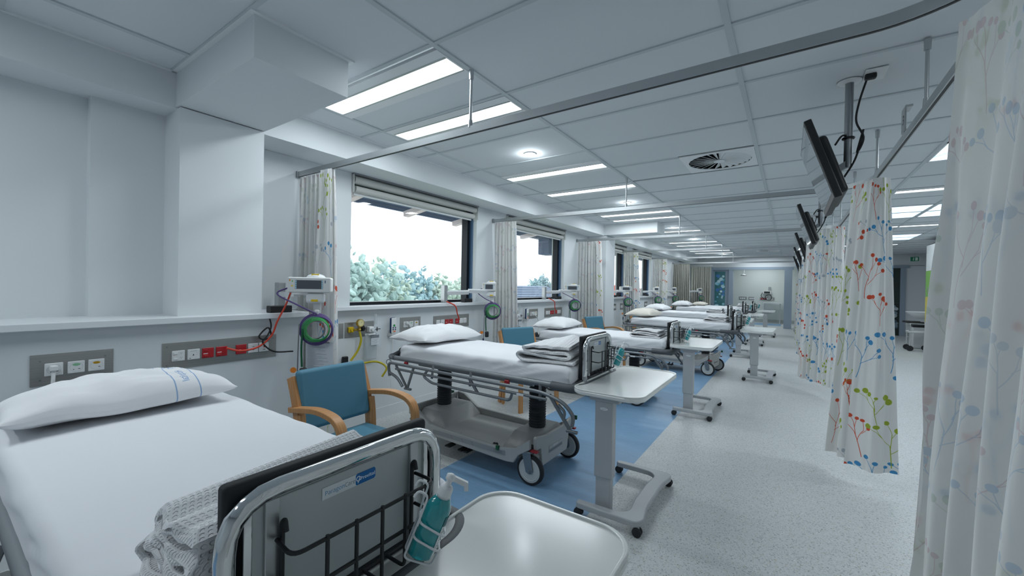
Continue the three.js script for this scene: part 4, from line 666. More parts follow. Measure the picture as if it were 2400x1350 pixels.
const TABLES = [[-0.45, -0.415, 0, 'nearest overbed table, only its cream top corner showing in front of the first footboard'], [-0.79, -2.425, 0, 'second overbed table, standing on the edge of the blue vinyl at the second bed'], [-0.785, -4.67, 0, 'third overbed table, at the foot of the third bed'], [-0.345, -6.93, -0.03, 'fourth overbed table, set farthest out in the aisle'], [-0.75, -9.11, 0.02, 'fifth overbed table, behind the fourth table and nearer the beds'], [-0.675, -11.25, 0.02, 'sixth overbed table, its top in line with the hand gel bottles'], [-0.50, -13.48, 0, 'farthest overbed table, just before the end opening']];
const protoTable = makeTable();
TABLES.forEach(([x, z, a, label], i) => { const o = i ? copy(protoTable, [x, 0, z], a, label) : protoTable; o.position.set(x, 0, z); o.rotation.y = a; o.userData.label = label; o.userData.group = 'overbed tables at the bed ends'; });

// ================================================================ ARMCHAIRS (local x is forward)
function makeChair() {
  const t = thing('armchair', '', 'armchair');
  for (const s of [1, -1]) {
    const z = s * 0.226;
    const arm = []; for (const p of rounded([[0.205, 0, 0], [0.19, 0.625, 0], [0.02, 0.655, 0], [-0.23, 0.617, 0]], 0.095, 8)) arm.push([p.x, p.y]);
    part(t, 'front_leg_and_arm', band(arm, 0.026, 0.046, { n: 60, bevel: 0.004, z }), M.wood, 'bent light wood arm running down into the front leg');
    part(t, 'rear_post', band([[-0.235, 0], [-0.178, 0.3], [-0.175, 0.45], [-0.205, 0.62], [-0.262, 0.775]], 0.05, 0.026, { n: 30, bevel: 0.004, z: z - s * 0.012 }), M.wood);
    part(t, 'rear_post', band([[-0.16, 0.0], [-0.14, 0.3], [-0.146, 0.5], [-0.16, 0.6]], 0.022, 0.03, { n: 20, bevel: 0.004, z: z - s * 0.012 }), M.wood);
    part(t, 'side_rail', rbox(0.36, 0.045, 0.02, 0.004, 0.015, 0.352, z - s * 0.02), M.wood);
  }
  part(t, 'cross_rail', rbox(0.02, 0.045, 0.42, 0.004, 0.165, 0.35, 0), M.wood);
  const seat = new RoundedBoxGeometry(0.43, 0.085, 0.425, 6, 0.035), p = seat.attributes.position;
  for (let i = 0; i < p.count; i++) if (p.getY(i) > 0) p.setY(i, p.getY(i) + 0.02 * Math.max(0, 1 - (p.getX(i) / 0.24) ** 2) * Math.max(0, 1 - (p.getZ(i) / 0.23) ** 2));
  seat.computeVertexNormals(); part(t, 'seat', uvBox(seat.translate(0.02, 0.405, 0)), M.upholstery, 'domed teal blue vinyl seat');
  const back = new RoundedBoxGeometry(0.055, 0.315, 0.41, 6, 0.024), q = back.attributes.position;
  for (let i = 0; i < q.count; i++) q.setX(i, q.getX(i) - 0.028 * (1 - (q.getZ(i) / 0.21) ** 2) + 0.012);
  back.computeVertexNormals(); part(t, 'backrest', uvBox(rotated(back, 0, 0, 0.2).translate(-0.215, 0.655, 0)), M.upholstery, 'curved teal blue backrest');
  part(t, 'bolt', [0.63, 0.50].map((y) => disc(0.006, 0.006, 'z', -0.2, y, 0.24, 10)), M.dark);
  return t;
}
const protoChair = makeChair();
[[-1.885, -1.335, 0.03, 'blue armchair with light wood arms between the first and second beds'], [-2.30, -3.72, -0.42, 'blue armchair behind the second bed, wood legs showing beneath it'], [-2.36, -6.05, -0.3, 'blue armchair beyond the third bed, only its backrest top visible'], [-2.36, -8.3, -0.2, 'blue armchair hidden low behind the fourth bed']].forEach(([x, z, a, label], i) => {
  const o = i ? copy(protoChair, [x, 0, z], a, label) : protoChair; o.position.set(x, 0, z); o.rotation.y = a; o.userData.label = label; o.userData.group = 'blue armchairs between the beds';
});

// ================================================================ WALL SERVICES (panels face +x; local y up, local -z is to the right in the picture)
const facing = (g) => rotated(g, 0, PI / 2, 0);                        // xy drawing -> on the wall, drawing x becomes world -z
const W = (g, x, y, d) => moved(facing(g), d, y, -x);                   // x along the wall, y up, d off the wall
const modMat = (draw, bg = '#e6e9ea') => decal(0.06, 0.06, 128, draw, 0.35, bg);
const pinMat = modMat((x, w, h) => { x.fillStyle = '#2a2c2e'; for (const oy of [0.1, 0.58]) { x.save(); x.translate(w * 0.72, h * (oy + 0.14)); for (const [px, py, a] of [[-9, -5, 0.5], [9, -5, -0.5], [0, 9, 0]]) { x.save(); x.translate(px, py); x.rotate(a); x.fillRect(-1.5, -5, 3, 10); x.restore(); } x.restore(); } x.strokeStyle = '#b9bec0'; x.strokeRect(8, 12, 44, 24); x.strokeRect(8, 76, 44, 24); x.fillStyle = '#c13a3a'; x.fillRect(10, 52, 8, 5); });
const jackMat = modMat((x, w, h) => { x.fillStyle = '#2a2c2e'; x.beginPath(); x.arc(w * 0.42, h * 0.55, 12, -1.4, 1.8); x.fill(); x.fillStyle = '#b04040'; x.fillRect(w * 0.76, h * 0.3, 7, 4); x.fillRect(w * 0.76, h * 0.5, 7, 4); x.fillStyle = '#5a5e60'; x.fillRect(12, h * 0.86, 18, 8); x.fillStyle = '#a9aeb0'; x.fillRect(24, 14, 76, 5); });
const redMat = modMat((x, w, h) => { x.fillStyle = '#8d1820'; for (const [a, b] of [[0.75, 0.3], [0.88, 0.6], [0.66, 0.8]]) { x.beginPath(); x.arc(w * a, h * b, 5, 0, 7); x.fill(); } x.strokeStyle = '#d2525a'; x.strokeRect(10, 14, 44, 22); x.strokeRect(10, 84, 44, 22); x.fillStyle = '#e9dcdc'; x.fillRect(6, h * 0.52, 54, 11); }, '#b3242a');
const dataMat = modMat((x, w, h) => { x.fillStyle = '#70767a'; x.beginPath(); x.moveTo(w * 0.36, h * 0.68); x.lineTo(w * 0.62, h * 0.68); x.lineTo(w * 0.5, h * 0.78); x.fill(); x.fillRect(w * 0.38, h * 0.3, w * 0.24, 7); });
const rockMat = modMat((x, w, h) => { x.fillStyle = '#b32a2f'; x.beginPath(); x.arc(w * 0.5, h * 0.22, 11, 0, 7); x.arc(w * 0.5, h * 0.48, 11, 0, 7); x.fill(); x.fillStyle = '#44484a'; x.fillRect(w * 0.36, h * 0.76, w * 0.3, 9); });
const ovalMat = (c, word) => modMat((x, w, h) => { x.strokeStyle = '#c3c9cc'; x.lineWidth = 3; x.beginPath(); x.arc(w / 2, h / 2, w * 0.42, 0, 7); x.stroke(); if (c) { x.fillStyle = c; x.beginPath(); x.ellipse(w * 0.5, h * 0.26, w * 0.26, h * 0.12, 0, 0, 7); x.fill(); x.fillStyle = c === '#2f9a52' ? '#d8f0de' : '#4a3c08'; x.font = 'bold 15px sans-serif'; x.textAlign = 'center'; x.fillText(word[0], w / 2, h * 0.25); x.fillText(word[1], w / 2, h * 0.35); } x.fillStyle = '#4a5058'; if (c !== '#dba81f') { x.beginPath(); x.arc(w * 0.32, h * 0.7, 5, 0, 7); x.fill(); } x.fillRect(w * 0.62, h * 0.64, 18, 8); });
const ovalPlain = ovalMat(null), ovalGreen = ovalMat('#2f9a52', ['PATIENT', 'HANDSET']), ovalYellow = ovalMat('#dba81f', ['STAFF', 'ASSIST']);
function module(t, name, x, mat, base, cover = 0.06, y = 0, label) { part(t, name, [W(rbox(cover, cover, 0.006, 0.003), x, y, 0.006)], base, label); part(t, 'module_face', W(panel(cover - 0.006, cover - 0.006, 0.0008), x, y, 0.0095), mat); }
function socketPanel(name, x, y, z, label, small) {
  const t = thing(name, label, 'socket panel', [x, y, z], 0, 'steel socket panels above the beds'), w = small ? 0.272 : 0.59, h = small ? 0.142 : 0.145;
  part(t, 'steel_plate', W(rbox(w, h, 0.004, 0.0015), w / 2, 0, 0.002), M.steel);
  part(t, 'screw', (small ? [[0.03, 0.04], [0.03, -0.045], [w - 0.03, 0.04], [w - 0.03, -0.045]] : [[0.02, 0.05], [w - 0.02, 0.05], [0.02, -0.05], [w - 0.02, -0.05]]).map(([a, b]) => W(disc(0.0035, 0.002, 'z', 0, 0, 0, 10), a, b, 0.005)), M.aluDark);
  if (small) { module(t, 'white_module', 0.072, ovalPlain, M.white, 0.058); module(t, 'white_module', 0.143, ovalGreen, M.white, 0.056); module(t, 'white_module', 0.211, ovalYellow, M.white, 0.056); } else {
    const ms = [[0.07, pinMat, M.white], [0.14, jackMat, M.white], [0.209, redMat, M.redSocket], [0.278, redMat, M.redSocket], [0.382, redMat, M.redSocket], [0.45, dataMat, M.white], [0.513, rockMat, M.white]];
    for (const [a, m, b] of ms) module(t, b === M.redSocket ? 'red_socket' : 'white_module', a, m, b, 0.058, -0.002);
    part(t, 'rocker_switch', [W(rbox(0.018, 0.01, 0.004, 0.002), 0.057, 0.012, 0.011), W(rbox(0.018, 0.01, 0.004, 0.002), 0.057, -0.018, 0.011)], M.white); part(t, 'rocker_switch', [[0.197, 0.014], [0.197, -0.02], [0.266, -0.02]].map(([a, b]) => W(rbox(0.018, 0.01, 0.004, 0.002), a, b, 0.011)), M.redSocket);
  }
  return t;
}
socketPanel('small_socket_panel', -2.79, 0.852, -0.293, 'small steel panel with three white round-face modules behind the nearest pillow', true);
socketPanel('long_socket_panel', -2.79, 0.855, -0.756, 'long steel panel of white and red sockets beside the nearest bed', false);
socketPanel('small_socket_panel', WALLX, 0.867, -2.708, 'small steel three-module panel behind the second pillow', true);
socketPanel('long_socket_panel', WALLX, 0.858, -3.165, 'long steel panel of red and white sockets behind the second pillow', false);
socketPanel('small_socket_panel', WALLX, 0.862, -5.105, 'small steel three-module panel above the third pillow', true);
socketPanel('long_socket_panel', WALLX, 0.86, -5.58, 'long steel socket panel beside the third pillow with a red lead plugged in', false);
socketPanel('small_socket_panel', WALLX, 0.85, -8.5, 'small steel panel on the wall above the fourth bed head', true);
socketPanel('long_socket_panel', WALLX, 0.85, -9.03, 'long steel socket panel behind the cream pillow of the fourth bed', false);
socketPanel('small_socket_panel', WALLX, 0.85, -10.9, 'small steel panel behind the fifth bed head', true);

{ // white plug and lead in the nearest small panel
  solo('plug_lead', 'white plug with its lead hanging from the nearest small socket panel', 'plug', [rbox(0.03, 0.026, 0.026, 0.006, -2.764, 0.86, -0.362), pipe([[-2.765, 0.85, -0.362], [-2.755, 0.80, -0.359], [-2.757, 0.74, -0.357], [-2.77, 0.6, -0.35], [-2.775, 0.4, -0.34]], 0.007, 0.05)], M.cableWhite);
  solo('plug_lead', 'white lead slanting from the small panel above the third pillow', 'plug', [rbox(0.03, 0.026, 0.026, 0.006, -3.155, 0.88, -5.17), pipe([[-3.15, 0.875, -5.18], [-3.14, 0.82, -5.28], [-3.15, 0.74, -5.36], [-3.16, 0.5, -5.36]], 0.006, 0.03)], M.cableWhite);
  solo('plug_lead', 'white lead in the small panel behind the second pillow', 'plug', [rbox(0.03, 0.026, 0.026, 0.006, -3.155, 0.885, -2.78), pipe([[-3.15, 0.88, -2.79], [-3.14, 0.83, -2.83], [-3.15, 0.76, -2.83], [-3.16, 0.5, -2.82]], 0.006, 0.03)], M.cableWhite);
  solo('call_cord', 'loose white cords looping on the wall beside the nearest bed frame', 'cord', [tube([[-2.765, 0.60, 0.1], [-2.755, 0.56, -0.04], [-2.76, 0.58, -0.16]], 0.003), tube([[-2.765, 0.42, 0.1], [-2.75, 0.47, -0.06], [-2.758, 0.55, -0.18], [-2.76, 0.45, -0.22], [-2.762, 0.36, -0.14], [-2.765, 0.33, 0.1]], 0.003)], M.cableWhite);
}
// medical gas outlets with gauge, hose and suction
function gasStation(z, label, hose) {
  const t = thing('medical_gas_panel', label, 'gas outlet panel', [WALLX, 0.855, z]);
  part(t, 'steel_plate', W(rbox(0.045, 0.13, 0.004, 0.0015), 0.025, 0.005, 0.002), M.steel); part(t, 'steel_plate', W(rbox(0.30, 0.135, 0.004, 0.0015), 0.208, 0.005, 0.002), M.steel);
  part(t, 'yellow_outlet', [W(rbox(0.05, 0.05, 0.022, 0.008), 0.112, 0.008, 0.014), W(disc(0.017, 0.02, 'z', 0, 0, 0, 8), 0.112, 0.008, 0.033)], M.yellow); part(t, 'black_outlet', [W(rbox(0.05, 0.05, 0.022, 0.008), 0.222, 0.012, 0.014), W(disc(0.017, 0.02, 'z', 0, 0, 0, 8), 0.222, 0.012, 0.033)], M.black);
  part(t, 'gauge_body', [W(disc(0.034, 0.024, 'z', 0, 0, 0, 28), 0.163, 0.068, 0.07), W(disc(0.011, 0.05, 'x', 0, 0, 0, 14), 0.14, 0.008, 0.045), W(cyl(0.010, 0.010, 0.06, 0, 0, 0, 14), 0.165, 0.02, 0.06), W(ball(0.014), 0.165, 0.008, 0.06)], M.brass, 'brass suction gauge and regulator');
  part(t, 'gauge_dial', W(uvFit(plain(disc(0.028, 0.003, 'z', 0, 0, 0, 24))), 0.163, 0.068, 0.083), decal(0.06, 0.06, 128, (x, w, h) => { x.fillStyle = '#e8dfa8'; x.fillRect(0, 0, w, h); x.strokeStyle = '#4a4638'; x.lineWidth = 3; for (let i = 0; i < 11; i++) { const a = 2.4 + i * 0.45; x.beginPath(); x.moveTo(w / 2 + 44 * Math.cos(a), h / 2 + 44 * Math.sin(a)); x.lineTo(w / 2 + 54 * Math.cos(a), h / 2 + 54 * Math.sin(a)); x.stroke(); } x.lineWidth = 5; x.beginPath(); x.moveTo(w / 2, h / 2); x.lineTo(w * 0.7, h * 0.3); x.stroke(); }));
  part(t, 'flowmeter', [W(cyl(0.012, 0.012, 0.1, 0, 0, 0, 14), 0.345, 0.09, 0.045)], M.clearPlastic, 'clear flowmeter tube');
  part(t, 'valve', [W(rbox(0.05, 0.05, 0.045, 0.006), 0.30, 0.0, 0.03), W(disc(0.014, 0.02, 'z', 0, 0, 0, 14), 0.30, 0.0, 0.062), W(pipe([[0.33, 0, 0], [0.37, -0.005, 0.02]], 0.006), 0, 0, 0.04), W(rbox(0.075, 0.012, 0.05, 0.003), 0.305, -0.045, 0.03)], M.white); part(t, 'valve_cross', [W(pipe([[0.335, 0.0, 0], [0.385, 0.0, 0]], 0.004), 0, 0, 0.06), W(pipe([[0.35, 0.02, 0], [0.35, -0.02, 0]], 0.004), 0, 0, 0.06)], M.dark);
  if (hose) solo('suction_hose', 'yellow suction hose hanging from the gauge behind the nearest armchair', 'hose', [tube([[WALLX + 0.06, 0.85, z - 0.165], [WALLX + 0.07, 0.77, z - 0.175], [WALLX + 0.06, 0.68, z - 0.15], [WALLX + 0.05, 0.60, z - 0.09]], 0.0095, { seg: 30 }), tube([[WALLX + 0.05, 0.56, z - 0.15], [WALLX + 0.12, 0.57, z - 0.30], [WALLX + 0.2, 0.52, z - 0.35], [WALLX + 0.18, 0.44, z - 0.32]], 0.009, { seg: 24 })], M.hoseYellow);
  return t;
}
gasStation(-2.045, 'steel gas panel with yellow and black outlets and brass gauge by the nearest curtain', true);
gasStation(-4.47, 'steel gas panel mostly hidden by the curtain before the third bed', false);
gasStation(-7.72, 'small steel gas panel with a yellow outlet above the blue chair, after the third curtain', false);
solo('suction_hose', 'short yellow hose hanging above the third blue armchair', 'hose', tube([[WALLX + 0.06, 0.85, -7.9], [WALLX + 0.07, 0.77, -7.93], [WALLX + 0.06, 0.62, -7.86]], 0.01, { seg: 20 }), M.hoseYellow);
solo('hose_clip', 'black hose clip low on the wall behind the nearest armchair', 'clip', rbox(0.03, 0.075, 0.05, 0.008, WALLX + 0.02, 0.60, -2.1), M.black);
function tubingBag(z, label) {
  const t = thing('tubing_bag', label, 'plastic bag', [WALLX + 0.03, 0.80, z]), r = rng(17), g = [];
  const shape = new RoundedBoxGeometry(0.03, 0.24, 0.13, 5, 0.014), p = shape.attributes.position; for (let i = 0; i < p.count; i++) p.setX(i, p.getX(i) * (0.8 - p.getY(i) * 3) + 0.006 * noise3(p.getY(i) * 20, p.getZ(i) * 20, 2)); shape.computeVertexNormals();
  part(t, 'bag', shape.translate(0, -0.1, 0), M.clearPlastic);
  for (let i = 0; i < 3; i++) { const P = []; for (let k = 0; k < 14; k++) P.push([0.004 * Math.sin(k * 2 + i), -0.12 - 0.05 * Math.sin(k * 0.9 + i) + 0.01 * r(), 0.042 * Math.cos(k * 0.9 + i)]); g.push(tube(P, 0.0035, { seg: 60, rad: 6 })); }
  part(t, 'coiled_tubing', g, std('#bcd3da', 0.3));
  part(t, 'paper_label', W(panel(0.085, 0.09, 0.001), 0.035, -0.045, 0.018), decal(0.085, 0.09, 128, (x, w, h) => { x.fillStyle = '#dde2e6'; x.fillRect(0, 0, w, h); x.fillStyle = '#7d848b'; x.fillRect(0, 0, w, h * 0.3); x.fillStyle = '#9ca3aa'; for (let i = 0; i < 6; i++) x.fillRect(8, h * (0.4 + i * 0.09), w * (0.85 - 0.1 * (i % 3)), 4); }));
}
tubingBag(-2.35, 'clear bag of coiled oxygen tubing with a paper label under the nearest gas panel');
tubingBag(-4.78, 'clear bag of tubing hanging just past the second window curtain');
function remote(z, label) {
  const t = thing('hand_control', label, 'hand control', [WALLX, 0.855, z]);
  part(t, 'body', W(rbox(0.062, 0.15, 0.026, 0.013), 0, 0.02, 0.05), M.navy, 'dark blue back shell'); part(t, 'face', W(rbox(0.056, 0.145, 0.008, 0.004), 0.004, 0.02, 0.0635), M.white);
  const bm = [['#2f9a52', 0, 0.02, 0.011], ['#3c4a6a', -0.012, 0, 0.007], ['#3c4a6a', 0.014, 0, 0.007], ['#3c4a6a', -0.012, -0.018, 0.007], ['#3c4a6a', 0.014, -0.018, 0.007], ['#e2a23a', -0.01, -0.036, 0.006], ['#e0664a', 0.008, -0.036, 0.008]];
  for (const [c, a, b, s] of bm) part(t, 'button', W(disc(s, 0.003, 'z', 0, 0, 0, 14), 0.004 + a, b, 0.069), std(c, 0.4));
  part(t, 'cradle', [W(rbox(0.05, 0.03, 0.07, 0.006), 0, -0.07, 0.035), W(rbox(0.03, 0.05, 0.03, 0.006), 0, -0.05, 0.018)], M.lightgrey);
  part(t, 'cord', tube([[0.05, -0.075, -0.005], [0.05, -0.2, 0.0], [0.03, -0.35, 0.01], [0.05, -0.6, 0.0]], 0.0035), M.cableWhite);
}
remote(-2.58, 'white bed hand control with coloured buttons in its wall cradle by the second bed');
remote(-4.98, 'bed hand control in its wall cradle beside the third bed');

// ================================================================ MONITOR STATIONS
const wideScreen = decal(0.25, 0.09, 512, (x, w, h) => { x.fillStyle = '#d4d7d8'; x.fillRect(0, 0, w, h); x.fillStyle = '#4a4f56'; x.fillRect(w * 0.17, h * 0.15, w * 0.66, h * 0.64); x.fillStyle = '#9cc9dd'; for (let i = 0; i < 4; i++) { x.fillRect(w * 0.175, h * (0.17 + i * 0.155), w * 0.03, h * 0.13); x.fillRect(w * 0.795, h * (0.17 + i * 0.155), w * 0.03, h * 0.13); } x.fillStyle = '#e0963a'; x.fillRect(w * 0.03, h * 0.1, w * 0.03, h * 0.14); x.fillStyle = '#5cb04c'; x.fillRect(w * 0.09, h * 0.18, w * 0.03, h * 0.1); x.fillStyle = '#e2c21f'; x.fillRect(w * 0.08, h * 0.52, w * 0.04, h * 0.1); x.fillStyle = '#3f5c80'; x.fillRect(w * 0.87, h * 0.15, w * 0.025, h * 0.2); });
function station(x, z, turn, wide, label) {
  const t = thing('patient_monitor', label, 'monitor', [x, 1.255, z], turn, 'monitors on wall arms'), w = wide ? 0.26 : 0.16, h = wide ? 0.1 : 0.1;
  part(t, 'casing', rbox(w, h, 0.09, 0.014, 0, 0, -0.045), M.offwhite);
  part(t, 'screen_face', moved(panel(w - 0.012, h - 0.012, 0.002), 0, 0, 0.0012), wideScreen);
  part(t, 'dome', [ball(0.06, 0.03, 0.045, -0.05, 1, 0.5, 0.7)], M.white); part(t, 'lower_housing', rbox(0.11, 0.07, 0.07, 0.02, 0.03, -0.085, -0.05), M.white);
  part(t, 'yellow_tag', [rbox(0.04, 0.014, 0.004, 0.001, 0.03, -0.1, -0.013), rbox(0.045, 0.01, 0.02, 0.002, 0.03, 0.068, -0.03)], M.yellow);
  part(t, 'neck', [rbox(0.045, 0.09, 0.03, 0.006, 0.04, -0.155, -0.05), rbox(0.035, 0.055, 0.03, 0.014, 0.045, -0.185, -0.01)], M.lightgrey);
  const o = thing('cable_coil', `coiled purple and green leads below the ${label}`.split(' ').slice(0, 16).join(' '), 'cables', [x, 1.255, z], turn, 'coiled monitor leads'), ring = (r, dx, dz, k, c, n) => part(o, 'coil', Array.from({ length: n }, (_, i) => moved(new THREE.TorusGeometry(r - i * 0.004, k, 6, 40).scale(1, 1.02 - 0.02 * i, 1), 0.045 + dx + 0.004 * i, -0.285, dz + i * 0.006)), c);
  ring(0.098, 0, -0.005, 0.0055, M.cablePurple, 4); ring(0.082, 0, 0.012, 0.0028, M.cableGreen, 5); ring(0.06, -0.005, 0.02, 0.004, M.cableGrey, 2);
  part(o, 'hanging_lead', [tube([[-0.05, -0.25, 0.02], [-0.055, -0.45, 0.02], [-0.06, -0.75, 0.01]], 0.004)], M.cableGrey); part(o, 'hanging_lead', [tube([[-0.03, -0.28, 0.02], [-0.035, -0.40, 0.02], [-0.03, -0.52, 0.025]], 0.0065)], M.greenDark);
  part(o, 'side_lead', tube([[-w / 2, -0.02, -0.03], [-w / 2 - 0.06, -0.06, -0.02], [-0.06, -0.13, 0.01], [0.05, -0.185, 0.012]], 0.005), M.cablePurple); part(o, 'cuff', rbox(0.045, 0.07, 0.03, 0.012, -0.02, -0.56, 0.03), M.dark); part(o, 'connector', rbox(0.018, 0.06, 0.014, 0.004, -0.06, -0.64, 0.012), M.navy); part(o, 'orange_tag', disc(0.018, 0.002, 'z', -0.08, -0.54, 0.02), M.orange);
  const a = thing('monitor_arm', `silver post and jointed arm on the sill holding the ${label}`.split(' ').slice(0, 16).join(' '), 'arm', [0, 0, 0]), px = Math.min(x - 0.25, -3.02), pz = wide && z > -2 ? z - 0.05 : z + 0.5;
  part(a, 'post', rbox(0.06, 0.20, 0.05, 0.006, px, SILL + 0.1, pz), M.alu); part(a, 'arm', [bar([px, 1.18, pz], [(px + x) / 2, 1.19, (pz + z) / 2 - 0.02], 0.035, 0.04), bar([(px + x) / 2, 1.205, (pz + z) / 2 - 0.02], [x - 0.01, 1.2, z - 0.06], 0.035, 0.04)], M.white);
  solo('power_adapter', `black power adapter on the sill by the ${label}`.split(' ').slice(0, 16).join(' '), 'adapter', rbox(0.06, 0.045, 0.14, 0.006, z > -2 ? -2.80 : -3.15, SILL + 0.024, z > -2 ? z + 0.06 : pz - 0.32), M.black, 'power adapters on the sill');
}
[[-2.55, -1.43, 0.85, true, 'nearest wide monitor in front of the first curtain'], [-2.96, -3.86, 0.75, false, 'small square monitor beside the first window'], [-2.98, -6.15, 0.6, true, 'wide monitor beside the second window'], [-2.95, -8.75, 0.6, true, 'monitor in front of the third window curtain'], [-2.95, -11.2, 0.5, false, 'small monitor by the narrow white curtain'], [-2.95, -13.2, 0.5, false, 'small monitor by the first beige curtain'], [-2.6, -15.5, 0.5, false, 'farthest small monitor by the second beige curtain']].forEach((a) => station(...a));
solo('power_lead', 'red power lead looping from the nearest long socket panel up to the sill', 'cable', tube([[-2.765, 0.872, -1.05], [-2.74, 0.85, -1.12], [-2.74, 0.865, -1.22], [-2.73, 0.93, -1.29], [-2.72, 1.02, -1.32], [-2.72, 1.12, -1.37], [-2.70, 1.23, -1.40]], 0.006, { seg: 50 }), M.cableRed);
solo('cable_knot', 'black lead tied in a knot over the end of the nearest long socket panel', 'cable', [tube([[-2.75, 1.06, -1.28], [-2.74, 0.98, -1.29], [-2.735, 0.91, -1.25], [-2.74, 0.93, -1.22], [-2.735, 0.98, -1.27], [-2.74, 0.92, -1.29], [-2.735, 0.90, -1.24], [-2.74, 0.86, -1.26], [-2.74, 0.82, -1.32], [-2.735, 0.81, -1.43]], 0.005, { seg: 90 })], M.cableBlack);
for (const [z, l] of [[-3.5, 'red power lead plugged in behind the second pillow'], [-5.8, 'red power lead hanging from the second window sill'], [-9.3, 'red power lead curving down to the cream pillow']]) solo('power_lead', l, 'cable', tube([[-3.12, 1.09, z + 0.2], [-3.06, 1.04, z + 0.12], [-3.08, 0.95, z + 0.06], [-3.10, 0.88, z]], 0.007, { seg: 40 }), M.cableRed);
{ const t = thing('paper_chart', 'printed observation chart hanging below the nearest cable coil', 'paper', [-2.54, 0.78, -1.50], 0.7); part(t, 'sheet', panel(0.17, 0.2, 0.001), decal(0.17, 0.2, 256, (x, w, h) => { x.fillStyle = '#d6dbe2'; x.fillRect(0, 0, w, h); x.fillStyle = '#8d96a2'; for (let i = 0; i < 22; i++) x.fillRect(14, 22 + i * 12, 60 + (i * 53) % 150, 3); })); part(t, 'clip', rbox(0.07, 0.012, 0.012, 0.003, 0.03, 0.1, 0), M.aluDark); }

// ================================================================ TELEVISIONS
TRACKS.slice(0, 5).forEach((_, k) => {
  const z = [-2.89, -5.35, -7.8, -10.25, -12.7][k], t = thing('television', `black flat television hung from the ceiling and tilted down, ${ORD[k]} in the row`, 'television', [0.25, 0, z], 0, 'ceiling televisions');
  part(t, 'ceiling_pole', cyl(0.019, 0.019, 0.47, 0, 2.195, 0), M.aluDark); part(t, 'ceiling_flange', lathe([[0.02, 2.42], [0.05, 2.424], [0.055, 2.43]]), M.white);
  const s = new THREE.Group(); s.name = 'display'; s.position.set(-0.125, 1.955, -0.02); s.rotation.z = 0.32; t.add(s);
  part(s, 'bezel', rbox(0.035, 0.43, 0.64, 0.006, 0, 0, 0), M.black); part(s, 'screen', rbox(0.004, 0.385, 0.60, 0.001, -0.0175, 0.008, 0), M.screen); part(s, 'rear_housing', [rbox(0.05, 0.32, 0.5, 0.02, 0.035, -0.03, 0), rbox(0.03, 0.14, 0.14, 0.004, 0.068, 0, 0)], M.black);
  part(t, 'tilt_bracket', bar([-0.05, 1.95, 0], [0, 1.98, 0], 0.035, 0.03), M.aluDark);
  part(t, 'cable', [tube([[0.07, 2.42, 0.04], [0.04, 2.3, 0.02], [0.03, 2.2, 0.02], [0.06, 2.1, 0.04], [0.035, 2.03, 0.03], [0.06, 2.15, 0.03], [0.03, 2.0, 0.02], [-0.03, 1.88, 0]], 0.005, { seg: 60 }), tube([[-0.06, 2.08, 0.05], [-0.03, 2.13, 0.03], [0, 2.13, 0]], 0.005), moved(new THREE.TorusGeometry(0.024, 0.006, 6, 20).rotateX(PI / 2), 0, 2.12, 0), rbox(0.05, 0.03, 0.035, 0.01, 0.08, 2.412, 0.06)], M.cableBlack); part(t, 'outlet_plate', rbox(0.09, 0.006, 0.15, 0.002, 0.1, 2.427, 0.04), M.white);
});

